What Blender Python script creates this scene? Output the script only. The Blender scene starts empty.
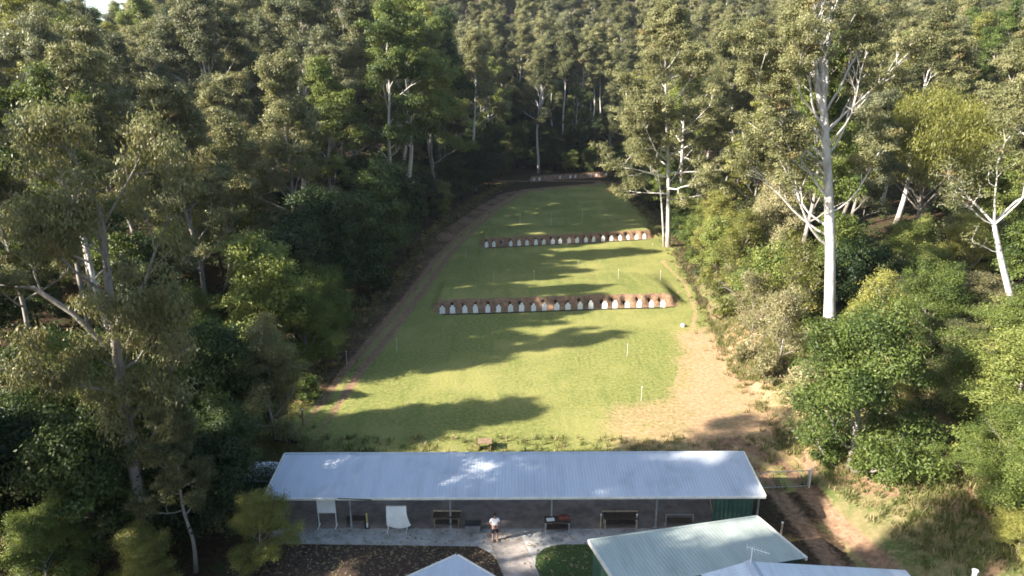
import bpy, math, random
import numpy as np
from mathutils import Vector, Matrix

# ------------------------------------------------------------------ basics
scene = bpy.context.scene
COL = scene.collection
PI = math.pi
FPX, CX, CY = 692.0, 512.0, 288.0
PITCH = math.radians(16.5)
CT, ST = math.cos(PITCH), math.sin(PITCH)
HC = 25.2                                   # drone height
SUN_AZ, SUN_EL = math.radians(20), math.radians(28.5)   # light travels towards +x and a little +y

def sstep(a, b, x):
    t = np.clip((np.asarray(x, float) - a) / (b - a), 0, 1)
    return t * t * (3 - 2 * t)

# ------------------------------------------------------------------ terrain
def XR(y): return np.interp(y, [20, 40, 50, 60, 75, 109, 150, 175, 200], [16.5, 19.6, 20.6, 20.6, 22.5, 26, 27, 25.5, 25])
def XL(y): return np.interp(y, [20, 45, 66, 88, 126, 160, 175, 200], [-17, -17.5, -17.5, -15.5, -13.5, -7, -3, 2])

ROWS = {  # pixel ends of the three target rows, on flat ground
    1: ((442, 314.5), (662, 308)),
    2: ((487, 248), (644, 240)),
    3: ((534, 182), (617, 176)),
}
def unproj(px, py, h=0.0):
    a = (py - CY) / FPX
    down = a * CT + ST; fwd = CT - a * ST
    z = (HC - h) / down
    return ((px - CX) / FPX * z, fwd * z, h)

def row_line(k):
    (ax, ay), (bx, by) = ROWS[k]
    return unproj(ax, ay), unproj(bx, by)

BANK = {1: (1.2, 1.25), 2: (1.25, 1.25), 3: (1.2, 1.6)}   # height, run of the face
T1 = [307, 338, 375, 407, 443, 475, 512, 544, 581, 613, 650, 684, 721, 753, 793, 824, 862, 896, 934, 967]
T1 = [340 + v / 3 for v in T1]
T2 = [440, 462, 488, 512, 538, 561, 588, 611, 638, 660, 687, 711, 738, 760, 789, 813, 839, 863, 889, 913]
T2 = [340 + v / 3 for v in T2]
T3 = [250, 290, 325, 365, 400, 440, 478, 515, 550, 590, 625, 665, 703, 740, 777, 815, 850]
T3 = [500 + v * 140 / 1024 for v in T3]
def row_pts(k, pxs):
    (ax, ay), (bx, by) = ROWS[k]
    return [unproj(p, ay + (by - ay) * (p - ax) / (bx - ax))[:2] for p in pxs]
TP = {1: row_pts(1, T1), 2: row_pts(2, T2), 3: row_pts(3, T3)}

def bank_h(x, y):
    h = np.zeros(np.broadcast(x, y).shape); soil = np.zeros_like(h); pit = np.zeros_like(h)
    for k in (1, 2, 3):
        A, B = row_line(k)
        H, run = BANK[k]
        yl = A[1] + (B[1] - A[1]) * (x - A[0]) / (B[0] - A[0]) + 0.55
        s = y - yl + .16 * np.sin(x * 1.7 + k) + .10 * np.sin(x * 4.1) + .10 * np.sin(x * 7.3 + y * 5.1) * np.sin(y * 6.7)
        end = sstep(A[0] - 1.8, A[0] - .3, x) * (1 - sstep(B[0] + .8, B[0] + 3.5, x))
        up = sstep(0, run, s); back = 1 - sstep(run + .5, run + 17, s)
        hh = H * up * back * end
        so = end * sstep(-.25, .12, s) * (1 - sstep(run * .95, run + .35, s))
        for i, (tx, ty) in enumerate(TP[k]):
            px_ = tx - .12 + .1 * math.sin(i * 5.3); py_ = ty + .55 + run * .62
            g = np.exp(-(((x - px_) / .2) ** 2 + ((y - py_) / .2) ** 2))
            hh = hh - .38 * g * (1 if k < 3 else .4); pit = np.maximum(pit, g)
        h = h + hh; soil = np.maximum(soil, so)
    return h, soil, pit

def smooth_noise(x, y, s, seed=0):
    a = seed * 1.7
    return (np.sin(x / s * 1.3 + a) * np.cos(y / s * 1.1 - a * .7) + np.sin((x + y * .8) / s * .7 + a * 2.1) * .6
            + np.sin((x * .6 - y) / s * 2.1 + a) * .35) / 1.95

def hill(x, y):
    x = np.asarray(x, float); y = np.asarray(y, float)
    tl = np.maximum(XL(y) - 2 - x, 0)
    hl = .2 * tl * tl / (tl + 12); hl = 15 * np.tanh(hl / 15) * (1 + .55 * sstep(95, 150, y) * sstep(-95, -50, x))
    tr = np.maximum(x - XR(y), 0)
    near = 1 - sstep(75, 105, y)
    hr = 2.6 * (1 - np.exp(-tr / 5)) * near + .21 * tr * tr / (tr + 16)
    s = np.maximum(y - 196, 0)
    hb = .345 * s * s / (s + 15) * sstep(-200, -70, x)
    hb = hb * (1 - sstep(420, 600, y))
    und = smooth_noise(x, y, 14) * .8 * sstep(4, 25, tl + tr + s) + .05 * smooth_noise(x, y, 5, 3)
    return hl + hr + hb + und * sstep(46, 60, np.abs(y - 20) + np.abs(x) * 1.0)

def ground(x, y):
    return hill(x, y) + bank_h(np.asarray(x, float), np.asarray(y, float))[0]
def gz(x, y): return float(ground(np.array([x]), np.array([y]))[0])

def at(px, py):                                    # the point of ground seen at a pixel
    a = (py - CY) / FPX; b = (px - CX) / FPX
    down = a * CT + ST; fwd = CT - a * ST
    z = np.arange(15, 420, .25)
    X, Y, Z = b * z, fwd * z, HC - down * z
    below = Z <= hill(X, Y)
    i = int(np.argmax(below)) if below.any() else len(z) - 1
    return float(X[i]), float(Y[i]), gz(X[i], Y[i])

def project(x, y, zz):
    dz = HC - zz
    z = y * CT + dz * ST
    return CX + FPX * x / z, CY + FPX * (dz * CT - y * ST) / z, z

# ------------------------------------------------------------------ materials
def mat(name):
    m = bpy.data.materials.new(name); m.use_nodes = True
    nt = m.node_tree; nt.nodes.clear()
    out = nt.nodes.new('ShaderNodeOutputMaterial')
    return m, nt, out
def N(nt, t, **kw):
    n = nt.nodes.new(t)
    for k, v in kw.items(): setattr(n, k, v)
    return n
def mixc(nt, fac, a, b):
    n = nt.nodes.new('ShaderNodeMix'); n.data_type = 'RGBA'
    def put(sock, v):
        if isinstance(v, bpy.types.NodeSocket): nt.links.new(v, sock)
        elif isinstance(v, (int, float)): sock.default_value = v
        else: sock.default_value = (*v, 1)
    put(n.inputs[0], fac); put(n.inputs[6], a); put(n.inputs[7], b)
    return n.outputs[2]
def noise(nt, scale, detail=3, rough=.6, vec=None):
    n = nt.nodes.new('ShaderNodeTexNoise'); n.inputs['Scale'].default_value = scale
    n.inputs['Detail'].default_value = detail; n.inputs['Roughness'].default_value = rough
    if vec is not None: nt.links.new(vec, n.inputs['Vector'])
    return n.outputs['Fac']
def ramp(nt, fac, a, b):
    n = nt.nodes.new('ShaderNodeMapRange'); n.interpolation_type = 'SMOOTHSTEP'
    n.inputs[1].default_value = a; n.inputs[2].default_value = b
    nt.links.new(fac, n.inputs[0]); return n.outputs[0]
def math_(nt, op, a, b=None):
    n = nt.nodes.new('ShaderNodeMath'); n.operation = op
    for i, v in enumerate((a, b)):
        if v is None: continue
        if isinstance(v, (int, float)): n.inputs[i].default_value = v
        else: nt.links.new(v, n.inputs[i])
    return n.outputs[0]
def principled(nt, out, col, rough=.7, metal=0, spec=.3, bump=None, bstr=.3, bdist=.05):
    p = nt.nodes.new('ShaderNodeBsdfPrincipled')
    if isinstance(col, bpy.types.NodeSocket): nt.links.new(col, p.inputs['Base Color'])
    else: p.inputs['Base Color'].default_value = (*col, 1)
    if isinstance(rough, bpy.types.NodeSocket): nt.links.new(rough, p.inputs['Roughness'])
    else: p.inputs['Roughness'].default_value = rough
    p.inputs['Metallic'].default_value = metal
    p.inputs['Specular IOR Level'].default_value = spec
    if bump is not None:
        b = nt.nodes.new('ShaderNodeBump'); b.inputs['Strength'].default_value = bstr; b.inputs['Distance'].default_value = bdist
        nt.links.new(bump, b.inputs['Height']); nt.links.new(b.outputs[0], p.inputs['Normal'])
    nt.links.new(p.outputs[0], out.inputs['Surface'])
    return p
def objcoord(nt): return nt.nodes.new('ShaderNodeTexCoord').outputs['Object']
def worldpos(nt): return nt.nodes.new('ShaderNodeNewGeometry').outputs['Position']

def simple(name, col, rough=.7, metal=0, spec=.3, var=.25, scale=3.0):
    m, nt, out = mat(name)
    n = noise(nt, scale, 4, .65, worldpos(nt))
    lo = [c * (1 - var) for c in col]; hi = [min(1, c * (1 + var)) for c in col]
    principled(nt, out, mixc(nt, ramp(nt, n, .3, .7), lo, hi), rough, metal, spec, n, .15)
    return m

def leaf_mat(name, dark, mid, light, old, trans=.3, spec=.25, rough=.45, rnd=.75, shift=0):
    m, nt, out = mat(name)
    at_ = N(nt, 'ShaderNodeAttribute'); at_.attribute_name = 'tint'
    oi = N(nt, 'ShaderNodeObjectInfo')
    t = at_.outputs['Fac']
    t2 = math_(nt, 'ADD', t, math_(nt, 'MULTIPLY', math_(nt, 'SUBTRACT', oi.outputs['Random'], .5 - shift), rnd)) if rnd else math_(nt, 'ADD', t, shift)
    c = mixc(nt, ramp(nt, t2, .05, .5), dark, mid)
    c = mixc(nt, ramp(nt, t2, .5, .98), c, light)
    at2 = N(nt, 'ShaderNodeAttribute'); at2.attribute_name = 'dry'
    c = mixc(nt, at2.outputs['Fac'], c, old)
    p = N(nt, 'ShaderNodeBsdfPrincipled')
    nt.links.new(c, p.inputs['Base Color']); p.inputs['Roughness'].default_value = rough
    p.inputs['Specular IOR Level'].default_value = spec
    tr = N(nt, 'ShaderNodeBsdfTranslucent')
    c2 = mixc(nt, .5, c, (light[0] * 1.1, light[1] * 1.15, light[2] * .6))
    nt.links.new(c2, tr.inputs['Color'])
    mx = N(nt, 'ShaderNodeMixShader'); mx.inputs[0].default_value = trans
    nt.links.new(p.outputs[0], mx.inputs[1]); nt.links.new(tr.outputs[0], mx.inputs[2])
    nt.links.new(mx.outputs[0], out.inputs['Surface'])
    return m

def bark_mat(name, pale, dark, patch, low=None):
    m, nt, out = mat(name)
    tc = objcoord(nt)
    mp = N(nt, 'ShaderNodeMapping'); mp.inputs['Scale'].default_value = (1.6, 1.6, .35)
    nt.links.new(tc, mp.inputs[0])
    n1 = noise(nt, 1.4, 4, .7, mp.outputs[0]); n2 = noise(nt, 6, 3, .6, mp.outputs[0])
    c = mixc(nt, ramp(nt, n1, .42, .60), pale, patch)
    c = mixc(nt, ramp(nt, n2, .56, .72), c, dark)
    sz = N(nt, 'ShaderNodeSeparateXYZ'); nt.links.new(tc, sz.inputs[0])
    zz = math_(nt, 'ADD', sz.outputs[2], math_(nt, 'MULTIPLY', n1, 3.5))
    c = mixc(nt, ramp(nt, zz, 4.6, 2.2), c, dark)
    principled(nt, out, c, .75, 0, .2, n2, .4, .04)
    return m

M = {}
M['gum_leaf'] = leaf_mat('gum_leaf', (.058, .068, .028), (.150, .155, .064), (.265, .255, .120), (.27, .18, .075), .3, .28, .5)
M['hero_leaf'] = leaf_mat('hero_leaf', (.058, .068, .028), (.150, .155, .064), (.265, .255, .120), (.27, .18, .075), .3, .28, .5, 0, .14)
M['grey_leaf'] = leaf_mat('grey_leaf', (.050, .062, .032), (.120, .130, .066), (.215, .215, .118), (.23, .16, .08), .28, .28, .5)
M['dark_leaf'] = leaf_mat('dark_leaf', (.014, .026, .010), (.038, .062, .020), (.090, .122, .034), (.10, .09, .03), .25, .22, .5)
M['green_leaf'] = leaf_mat('green_leaf', (.038, .064, .016), (.112, .152, .035), (.225, .25, .066), (.20, .16, .06), .32, .25, .5)
M['lime_leaf'] = leaf_mat('lime_leaf', (.10, .11, .03), (.205, .21, .05), (.32, .31, .085), (.26, .20, .07), .38, .35, .4)
M['dry_leaf'] = leaf_mat('dry_leaf', (.10, .095, .045), (.21, .195, .09), (.33, .30, .16), (.30, .23, .13), .3, .35, .4)
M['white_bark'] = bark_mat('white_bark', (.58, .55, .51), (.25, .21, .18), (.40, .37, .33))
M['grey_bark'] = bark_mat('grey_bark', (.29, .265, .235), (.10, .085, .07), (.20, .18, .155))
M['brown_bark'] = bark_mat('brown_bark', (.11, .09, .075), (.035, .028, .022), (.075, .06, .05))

# ------------------------------------------------------------------ mesh building
def link(o, parent=None):
    COL.objects.link(o)
    if parent is not None: o.parent = parent
    return o
def tag(o, label=None, cat=None, group=None, kind=None):
    if label: o['label'] = label
    if cat: o['category'] = cat
    if group: o['group'] = group
    if kind: o['kind'] = kind
    return o
def empty(name, loc, rz=0.0, label=None, cat=None, group=None):
    o = bpy.data.objects.new(name, None); o.empty_display_size = .3
    COL.objects.link(o); o.location = loc; o.rotation_euler = (0, 0, rz)
    return tag(o, label, cat, group)

def quads_mesh(name, V, Q, mats, midx=None, attrs=None, smooth=None):
    V = np.asarray(V, np.float32); Q = np.asarray(Q, np.int32)
    me = bpy.data.meshes.new(name)
    me.vertices.add(len(V)); me.vertices.foreach_set('co', V.ravel())
    me.loops.add(Q.size); me.loops.foreach_set('vertex_index', Q.ravel())
    me.polygons.add(len(Q))
    me.polygons.foreach_set('loop_start', np.arange(0, Q.size, 4, dtype=np.int32))
    for m in mats: me.materials.append(m)
    if midx is not None: me.polygons.foreach_set('material_index', np.asarray(midx, np.int32))
    if smooth is not None: me.polygons.foreach_set('use_smooth', np.full(len(Q), smooth, bool) if isinstance(smooth, bool) else smooth)
    for k, v in (attrs or {}).items():
        if v.ndim == 2:
            a = me.attributes.new(k, 'FLOAT_COLOR', 'POINT'); a.data.foreach_set('color', v.astype(np.float32).ravel())
        else:
            a = me.attributes.new(k, 'FLOAT', 'POINT'); a.data.foreach_set('value', v.astype(np.float32))
    me.update(calc_edges=True)
    return me

class Tubes:
    def __init__(s): s.V = []; s.Q = []; s.n = 0
    def add(s, pts, rad, sides=6):
        pts = np.asarray(pts, float); rad = np.asarray(rad, float); k = len(pts)
        d = np.gradient(pts, axis=0); d /= np.linalg.norm(d, axis=1)[:, None] + 1e-9
        ref = np.array([1., 0, 0]) if abs(d[0][0]) < .8 else np.array([0, 1., 0])
        u = ref - d * (d @ ref)[:, None]; u /= np.linalg.norm(u, axis=1)[:, None] + 1e-9
        v = np.cross(d, u)
        a = np.linspace(0, 2 * PI, sides, endpoint=False)
        ring = pts[:, None, :] + rad[:, None, None] * (np.cos(a)[None, :, None] * u[:, None, :] + np.sin(a)[None, :, None] * v[:, None, :])
        s.V.append(ring.reshape(-1, 3))
        i = np.arange(k - 1)[:, None] * sides; j = np.arange(sides)[None, :]; j2 = (j + 1) % sides
        q = np.stack([i + j, i + j2, i + sides + j2, i + sides + j], -1).reshape(-1, 4) + s.n
        s.Q.append(q); s.n += k * sides
    def mesh(s, name, m):
        return quads_mesh(name, np.concatenate(s.V), np.concatenate(s.Q), [m], smooth=True)

def unit(rng, n):
    v = rng.normal(size=(n, 3)); return v / (np.linalg.norm(v, axis=1)[:, None] + 1e-9)

def leaves(rng, C, R, npc, L, W, flat=.6, droop=.5, lower=.55, dryp=.03, spread=.3):
    """leaf blades round each clump centre: a domed tuft, thicker on top than below"""
    C = np.asarray(C, float); R = np.asarray(R, float)
    cnt = np.maximum(6, (npc * (R / R.mean()) ** 2 * rng.uniform(.6, 1.35, len(R)))).astype(int)
    idx = np.repeat(np.arange(len(C)), cnt); n = len(idx)
    d = unit(rng, n); r = rng.uniform(0, 1, n) ** .42
    # each tuft is itself made of a few sprays
    off = d * r[:, None] * R[idx][:, None]
    off[:, 2] = np.where(off[:, 2] < 0, off[:, 2] * lower, off[:, 2]) * flat
    sp = rng.integers(0, 7, n); spd = rng.normal(size=(len(C), 7, 3)) * spread
    off += spd[idx, sp] * R[idx][:, None] * np.array([1, 1, .7])
    P = C[idx] + off
    nr = off / (np.linalg.norm(off, axis=1)[:, None] + 1e-9) * .95 + np.array([0, 0, .35]) + rng.normal(size=(n, 3)) * .5
    nr /= np.linalg.norm(nr, axis=1)[:, None] + 1e-9
    ax = unit(rng, n) * .8 + np.array([0, 0, -droop]); ax -= nr * (ax * nr).sum(1)[:, None]; ax /= np.linalg.norm(ax, axis=1)[:, None] + 1e-9
    sd = np.cross(nr, ax)
    l = (L * rng.uniform(.6, 1.35, n))[:, None] * .5; w = (W * rng.uniform(.7, 1.3, n))[:, None] * .5
    V = np.stack([P - ax * l, P + sd * w + ax * l * .1, P + ax * l, P - sd * w + ax * l * .1], 1).reshape(-1, 3)
    Q = np.arange(4 * n).reshape(-1, 4)
    ct = rng.normal(.5, .17, len(C)); t = np.clip(ct[idx] + rng.normal(0, .09, n), 0, 1)
    cd = (rng.uniform(size=len(C)) < dryp) * rng.uniform(.3, .8, len(C))
    dry = np.clip(cd[idx] * rng.uniform(.5, 1, n) + (rng.uniform(size=n) < dryp) * .4, 0, 1)
    return V, Q, np.repeat(t, 4), np.repeat(dry, 4)

def bend(rng, p, d, length, n, up=.1, jit=.18):
    pts = [np.array(p, float)]; d = np.array(d, float); d /= np.linalg.norm(d)
    for i in range(n):
        d = d + rng.normal(size=3) * jit + np.array([0, 0, up]); d /= np.linalg.norm(d)
        pts.append(pts[-1] + d * length / n)
    return np.array(pts), d
def along(pts, t):
    s = t * (len(pts) - 1); i = min(int(s), len(pts) - 2); f = s - i
    return pts[i] * (1 - f) + pts[i + 1] * f, pts[i + 1] - pts[i]
def turn(rng, d, ang, up=.2):
    d = d / np.linalg.norm(d); v = np.cross(d, unit(rng, 1)[0]); v /= np.linalg.norm(v) + 1e-9
    o = d * math.cos(ang) + v * math.sin(ang) + np.array([0, 0, up]); return o / np.linalg.norm(o)

class Skel:
    """trunk and limbs as tubes, tuft centres at the ends of the twigs"""
    def __init__(s, seed): s.rng = np.random.default_rng(seed); s.T = Tubes(); s.C = []; s.R = []
    def tuft(s, p, r): s.C.append(np.array(p)); s.R.append(r)
    def trunk(s, pts, r0, r1, sides=10, flare=1.35):
        pts = np.array(pts, float); k = 14
        P = np.array([along(pts, t)[0] for t in np.linspace(0, 1, k)])
        P[1:-1] = (P[:-2] + 2 * P[1:-1] + P[2:]) / 4
        t = np.linspace(0, 1, k); rad = r0 * (1 - t) + r1 * t
        rad[0] *= flare; rad[1] *= 1 + (flare - 1) * .25
        P[0][2] -= .5
        s.T.add(P, rad, sides); return P
    def limb(s, p, d, length, r0, m=5, up=.1, jit=.16, start=.3, cr=1.2, twigs=2, sub=.42, n=5, sides=6, ang=(.45, 1.1), suba=.25):
        rng = s.rng
        P, de = bend(rng, p, d, length, n, up, jit)
        s.T.add(P, np.linspace(r0, max(.035, r0 * .25), n + 1), sides)
        s.tuft(P[-1], cr * rng.uniform(.8, 1.1))
        for k in range(m):
            t = start + (1 - start) * (k + rng.uniform(.1, .9)) / m
            q, dd = along(P, t); l2 = length * sub * rng.uniform(.6, 1.15) * (1.1 - .45 * t)
            S, d2 = bend(rng, q, turn(rng, dd, rng.uniform(*ang), suba), l2, 3, up, jit)
            rr = max(.035, r0 * (1 - .7 * t) * .6)
            s.T.add(S, np.linspace(rr, .022, 4), 5)
            s.tuft(S[-1], cr * rng.uniform(.75, 1.15))
            if rng.uniform() < .5: s.tuft(along(S, .6)[0] + rng.normal(size=3) * .25, cr * .8)
            for _ in range(twigs):
                q2, d3 = along(S, rng.uniform(.35, .95))
                W_, _e = bend(rng, q2, turn(rng, d3, rng.uniform(.5, 1.1), .15), cr * rng.uniform(.8, 1.6), 2, up, .2)
                s.T.add(W_, np.linspace(max(.02, rr * .45), .013, 3), 4)
                s.tuft(W_[-1], cr * rng.uniform(.6, 1.0))
        return P
    def meshes(s, name, bark, leaf, npc, L, W, **kw):
        V, Q, t, dry = leaves(s.rng, s.C, s.R, npc, L, W, **kw)
        return s.T.mesh(name + '_trunk', bark), quads_mesh(name + '_crown', V, Q, [leaf], attrs={'tint': t, 'dry': dry})

def gum(seed, H, R0, fork, spread, nl, cr, m=5, lean=(0, 0), top=.85, wob=.012):
    s = Skel(seed); rng = s.rng
    k = 8; pts = []
    o = np.zeros(2)
    for i in range(k):
        t = i / (k - 1)
        pts.append((o[0] + lean[0] * t * H, o[1] + lean[1] * t * H, H * top * t)); o = o + rng.normal(size=2) * H * wob
    P = s.trunk(pts, R0, R0 * .22)
    a0 = rng.uniform(0, 6.28)
    for i in range(nl):
        u = (i + rng.uniform(.2, .8)) / nl; t = fork + (1 - fork) * u
        q, dd = along(P, min(t, .995)); az = a0 + i * 2.4 + rng.uniform(-.4, .4)
        inc = math.radians(72 * (1 - u) + 22 * u + rng.uniform(-10, 10))
        d = np.array([math.cos(az) * math.sin(inc), math.sin(az) * math.sin(inc), math.cos(inc)])
        L_ = spread * (1 - .42 * u ** 1.6) * rng.uniform(.75, 1.2)
        s.limb(q, d, L_, R0 * (1 - .75 * t) * .5, m=m, up=.10, cr=cr)
    for i in range(3):
        s.limb(P[-1], turn(rng, np.array([0, 0, 1.]), .45, .1), H * (1 - top) * 1.1, R0 * .18, m=4, cr=cr, n=4)
    return s

def bush(seed, H, Rw, lobes, cr, base=.2, dens=20):
    """round leafy tree: lobed crown on a short forked trunk"""
    s = Skel(seed); rng = s.rng
    P = s.trunk([(0, 0, 0), (rng.normal() * .15, rng.normal() * .15, H * .25), (rng.normal() * .3, rng.normal() * .3, H * .55)], .05 + H * .014, .03 + H * .006, sides=7)
    for i in range(lobes):
        az = i * 2.4 + rng.uniform(-.4, .4); u = (i + .5) / lobes
        rr = Rw * .62 * math.sqrt(1 - u * .85) * rng.uniform(.7, 1.15)
        zc = H * (base + .12 + (1 - base - .28) * u)
        c = np.array([math.cos(az) * rr, math.sin(az) * rr, zc]); lr = Rw * rng.uniform(.38, .58)
        q, _ = along(P, .3 + .65 * u)
        mid = (q + c) / 2 + rng.normal(size=3) * .1 * Rw + np.array([0, 0, -.04 * H])
        s.T.add(np.array([q, mid, c]), [.02 + H * .006, .015 + H * .004, .015], 5)
        for _ in range(dens):
            dv = unit(rng, 1)[0]; dv[2] = abs(dv[2]) * 1.0 if rng.uniform() < .72 else dv[2]
            p = c + dv * lr * rng.uniform(.55, 1.05) * np.array([1, 1, .8])
            if p[2] < .25: p[2] = .25
            s.tuft(p, cr * rng.uniform(.7, 1.25))
            if rng.uniform() < .3: s.T.add(np.array([c, (c + p) / 2 + rng.normal(size=3) * .05, p]), [.02, .013, .008], 4)
    return s

def inst(kind, meshes, x, y, z, rz, sc, label=None, cat=None, group=None, leaf=None, bark=None, tilt=(0, 0), parts=('trunk', 'crown')):
    o = empty(kind, (x, y, z), rz); o.rotation_euler = (tilt[0], tilt[1], rz)
    o.scale = sc if isinstance(sc, tuple) else (sc, sc, sc)
    for nm, me, om in zip(parts, meshes, (bark, leaf)):
        c = bpy.data.objects.new(nm, me); link(c, o)
        if om is not None:
            c.material_slots[0].link = 'OBJECT'; c.material_slots[0].material = om
    return tag(o, label, cat, group)

# ------------------------------------------------------------------ tree prototypes
def proto_gum(i, seed, H, R0, fork, spread, nl, cr, npc, L, W, leaf, bark, **kw):
    s = gum(seed, H, R0, fork, spread, nl, cr, **kw)
    return s.meshes('gum', M[bark], M[leaf], npc, L, W, flat=.62, droop=.8, dryp=.035)
GUM = [proto_gum(i, *a) for i, a in enumerate([
    (11, 24, .30, .36, 6.6, 13, .92, 190, .26, .12, 'gum_leaf', 'white_bark'),
    (12, 26, .34, .42, 6.0, 13, .90, 190, .26, .12, 'gum_leaf', 'white_bark'),
    (13, 22, .28, .30, 6.8, 13, .95, 190, .26, .12, 'grey_leaf', 'grey_bark'),
    (14, 25, .33, .36, 6.4, 14, .90, 190, .26, .12, 'grey_leaf', 'grey_bark'),
    (15, 23, .30, .28, 6.6, 14, .95, 190, .26, .12, 'gum_leaf', 'grey_bark'),
    (16, 27, .34, .44, 5.8, 13, .92, 190, .26, .12, 'gum_leaf', 'white_bark'),
])]
BUSH = []
for sd, H, Rw, lb, cr, dn in [(31, 9, 4.2, 10, .85, 18), (32, 11, 3.9, 12, .85, 18), (33, 8, 4.4, 9, .9, 18), (34, 13, 4.2, 14, .85, 18)]:
    BUSH.append(bush(sd, H, Rw, lb, cr, .08, dn).meshes('bush', M['brown_bark'], M['dark_leaf'], 130, .26, .14, flat=.75, droop=.3, dryp=.015))
SHRUB = []
for sd, H, Rw, lb, cr, dn in [(41, 3.0, 1.7, 6, .45, 11), (42, 2.6, 1.9, 6, .45, 11), (43, 3.6, 1.6, 7, .45, 10)]:
    SHRUB.append(bush(sd, H, Rw, lb, cr, .02, dn).meshes('shrub', M['brown_bark'], M['green_leaf'], 70, .22, .11, flat=.8, droop=.3, dryp=.02))

used = []          # (x, y, r) taken ground
TREES = []         # dict per placed tree for labels
def plant(kind, proto, x, y, sc, rz, **kw):
    z = gz(x, y)
    o = inst(kind, proto, x, y, z, rz, sc, **kw); used.append((x, y))
    return o

# ---- hero trees -----------------------------------------------------------
def V3(*a): return np.array(a, float)

def hero_white_gum():
    s = Skel(101); rng = s.rng
    P = s.trunk([(0, 0, 0), (-.9, 0, 8), (-2.0, .2, 15), (-2.9, .3, 20)], .50, .30, 14, 1.45)
    # three leaders
    for d, L_, r in [((-.34, .1, 1), 17, .24), ((-.08, -.05, 1), 18, .27), ((.14, .3, 1), 14, .17)]:
        Q_ = s.limb(P[-1] - V3(0, 0, .3), V3(*d), L_, r, m=12, up=.05, jit=.07, start=.12, cr=.8, sub=.3, n=8, ang=(.5, 1.0), twigs=3)
    lim = [(.36, (-1, -.2, .52), 8.5, .17), (.44, (-.9, .5, .45), 7.5, .13), (.50, (1, -.2, .8), 6.5, .10), (.56, (-1, -.5, .7), 8.5, .16),
           (.62, (-.7, -.8, .7), 7.5, .13), (.70, (-1, .2, .8), 9, .16), (.76, (.9, .2, .9), 7, .12), (.80, (.3, -1, .8), 6.5, .12), (.86, (-.9, -.3, 1), 8.5, .15),
           (.40, (-1, .3, .4), 9, .13), (.66, (-1, -.3, .6), 10, .15), (.73, (-.8, .7, .6), 9, .13), (.83, (-1, .1, .7), 9.5, .14), (.88, (.9, .5, .7), 7, .12), (.93, (-.9, -.6, .6), 8, .12),
           (.90, (.8, -.5, 1), 7.5, .14), (.95, (-.2, .9, .9), 7, .13), (.98, (-.6, .1, 1), 8, .15), (.99, (.7, .4, 1.1), 7.5, .15)]
    for t, d, L_, r in lim:
        s.limb(along(P, t)[0], V3(*d), L_ * 1.22, r * .8, m=9, up=.09, jit=.11, start=.42, cr=.66, sub=.36, n=8, twigs=3, ang=(.35, .8))
    k_ = [i for i, c in enumerate(s.C) if not (c[1] < .6 and abs(c[0] + .14 * min(c[2], 21) + .12 * max(c[2] - 21, 0)) < 1.5 and 6 < c[2] < 31)]
    s.C = [s.C[i] for i in k_]; s.R = [s.R[i] for i in k_]
    return s.meshes('white_gum', M['white_bark'], M['hero_leaf'], 170, .20, .085, flat=.6, droop=.6, dryp=.04)

def hero_twin_gum():
    s = Skel(105); rng = s.rng
    P = s.trunk([(0, 0, 0), (-.7, 0, 12), (-1.7, .1, 22), (-2.4, 0, 31)], .34, .10, 12, 1.3)
    P2 = s.trunk([(-.6, .3, 0), (-1.5, .3, 8), (-2.9, .4, 15), (-4.4, .3, 20)], .13, .06, 9, 1.3)
    for i in range(32):
        u = (i + .5) / 32; t = .20 + .79 * u; az = i * 2.4
        inc = math.radians(92 * (1 - u) + 26 * u)
        d = V3(math.cos(az) * math.sin(inc), math.sin(az) * math.sin(inc), math.cos(inc))
        s.limb(along(P, t)[0], d, (11.2 - 6.4 * u ** 1.3) * rng.uniform(.8, 1.12), .14 * (1.1 - .7 * u), m=7, up=.05, cr=1.0, sub=.40, start=.22)
    for i in range(8):
        u = (i + .5) / 8; t = .4 + .58 * u; az = 2.6 + rng.uniform(-1.6, 1.6)
        s.limb(along(P2, t)[0], V3(math.cos(az), math.sin(az), .5 + u), 6 * rng.uniform(.8, 1.1), .09, m=5, up=.08, cr=1.1)
    s.limb(P[-1], V3(0, 0, 1), 5, .1, m=6, cr=1.1)
    return s.meshes('twin_gum', M['white_bark'], M['hero_leaf'], 190, .28, .125, flat=.6, droop=.6, dryp=.03)

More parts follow.
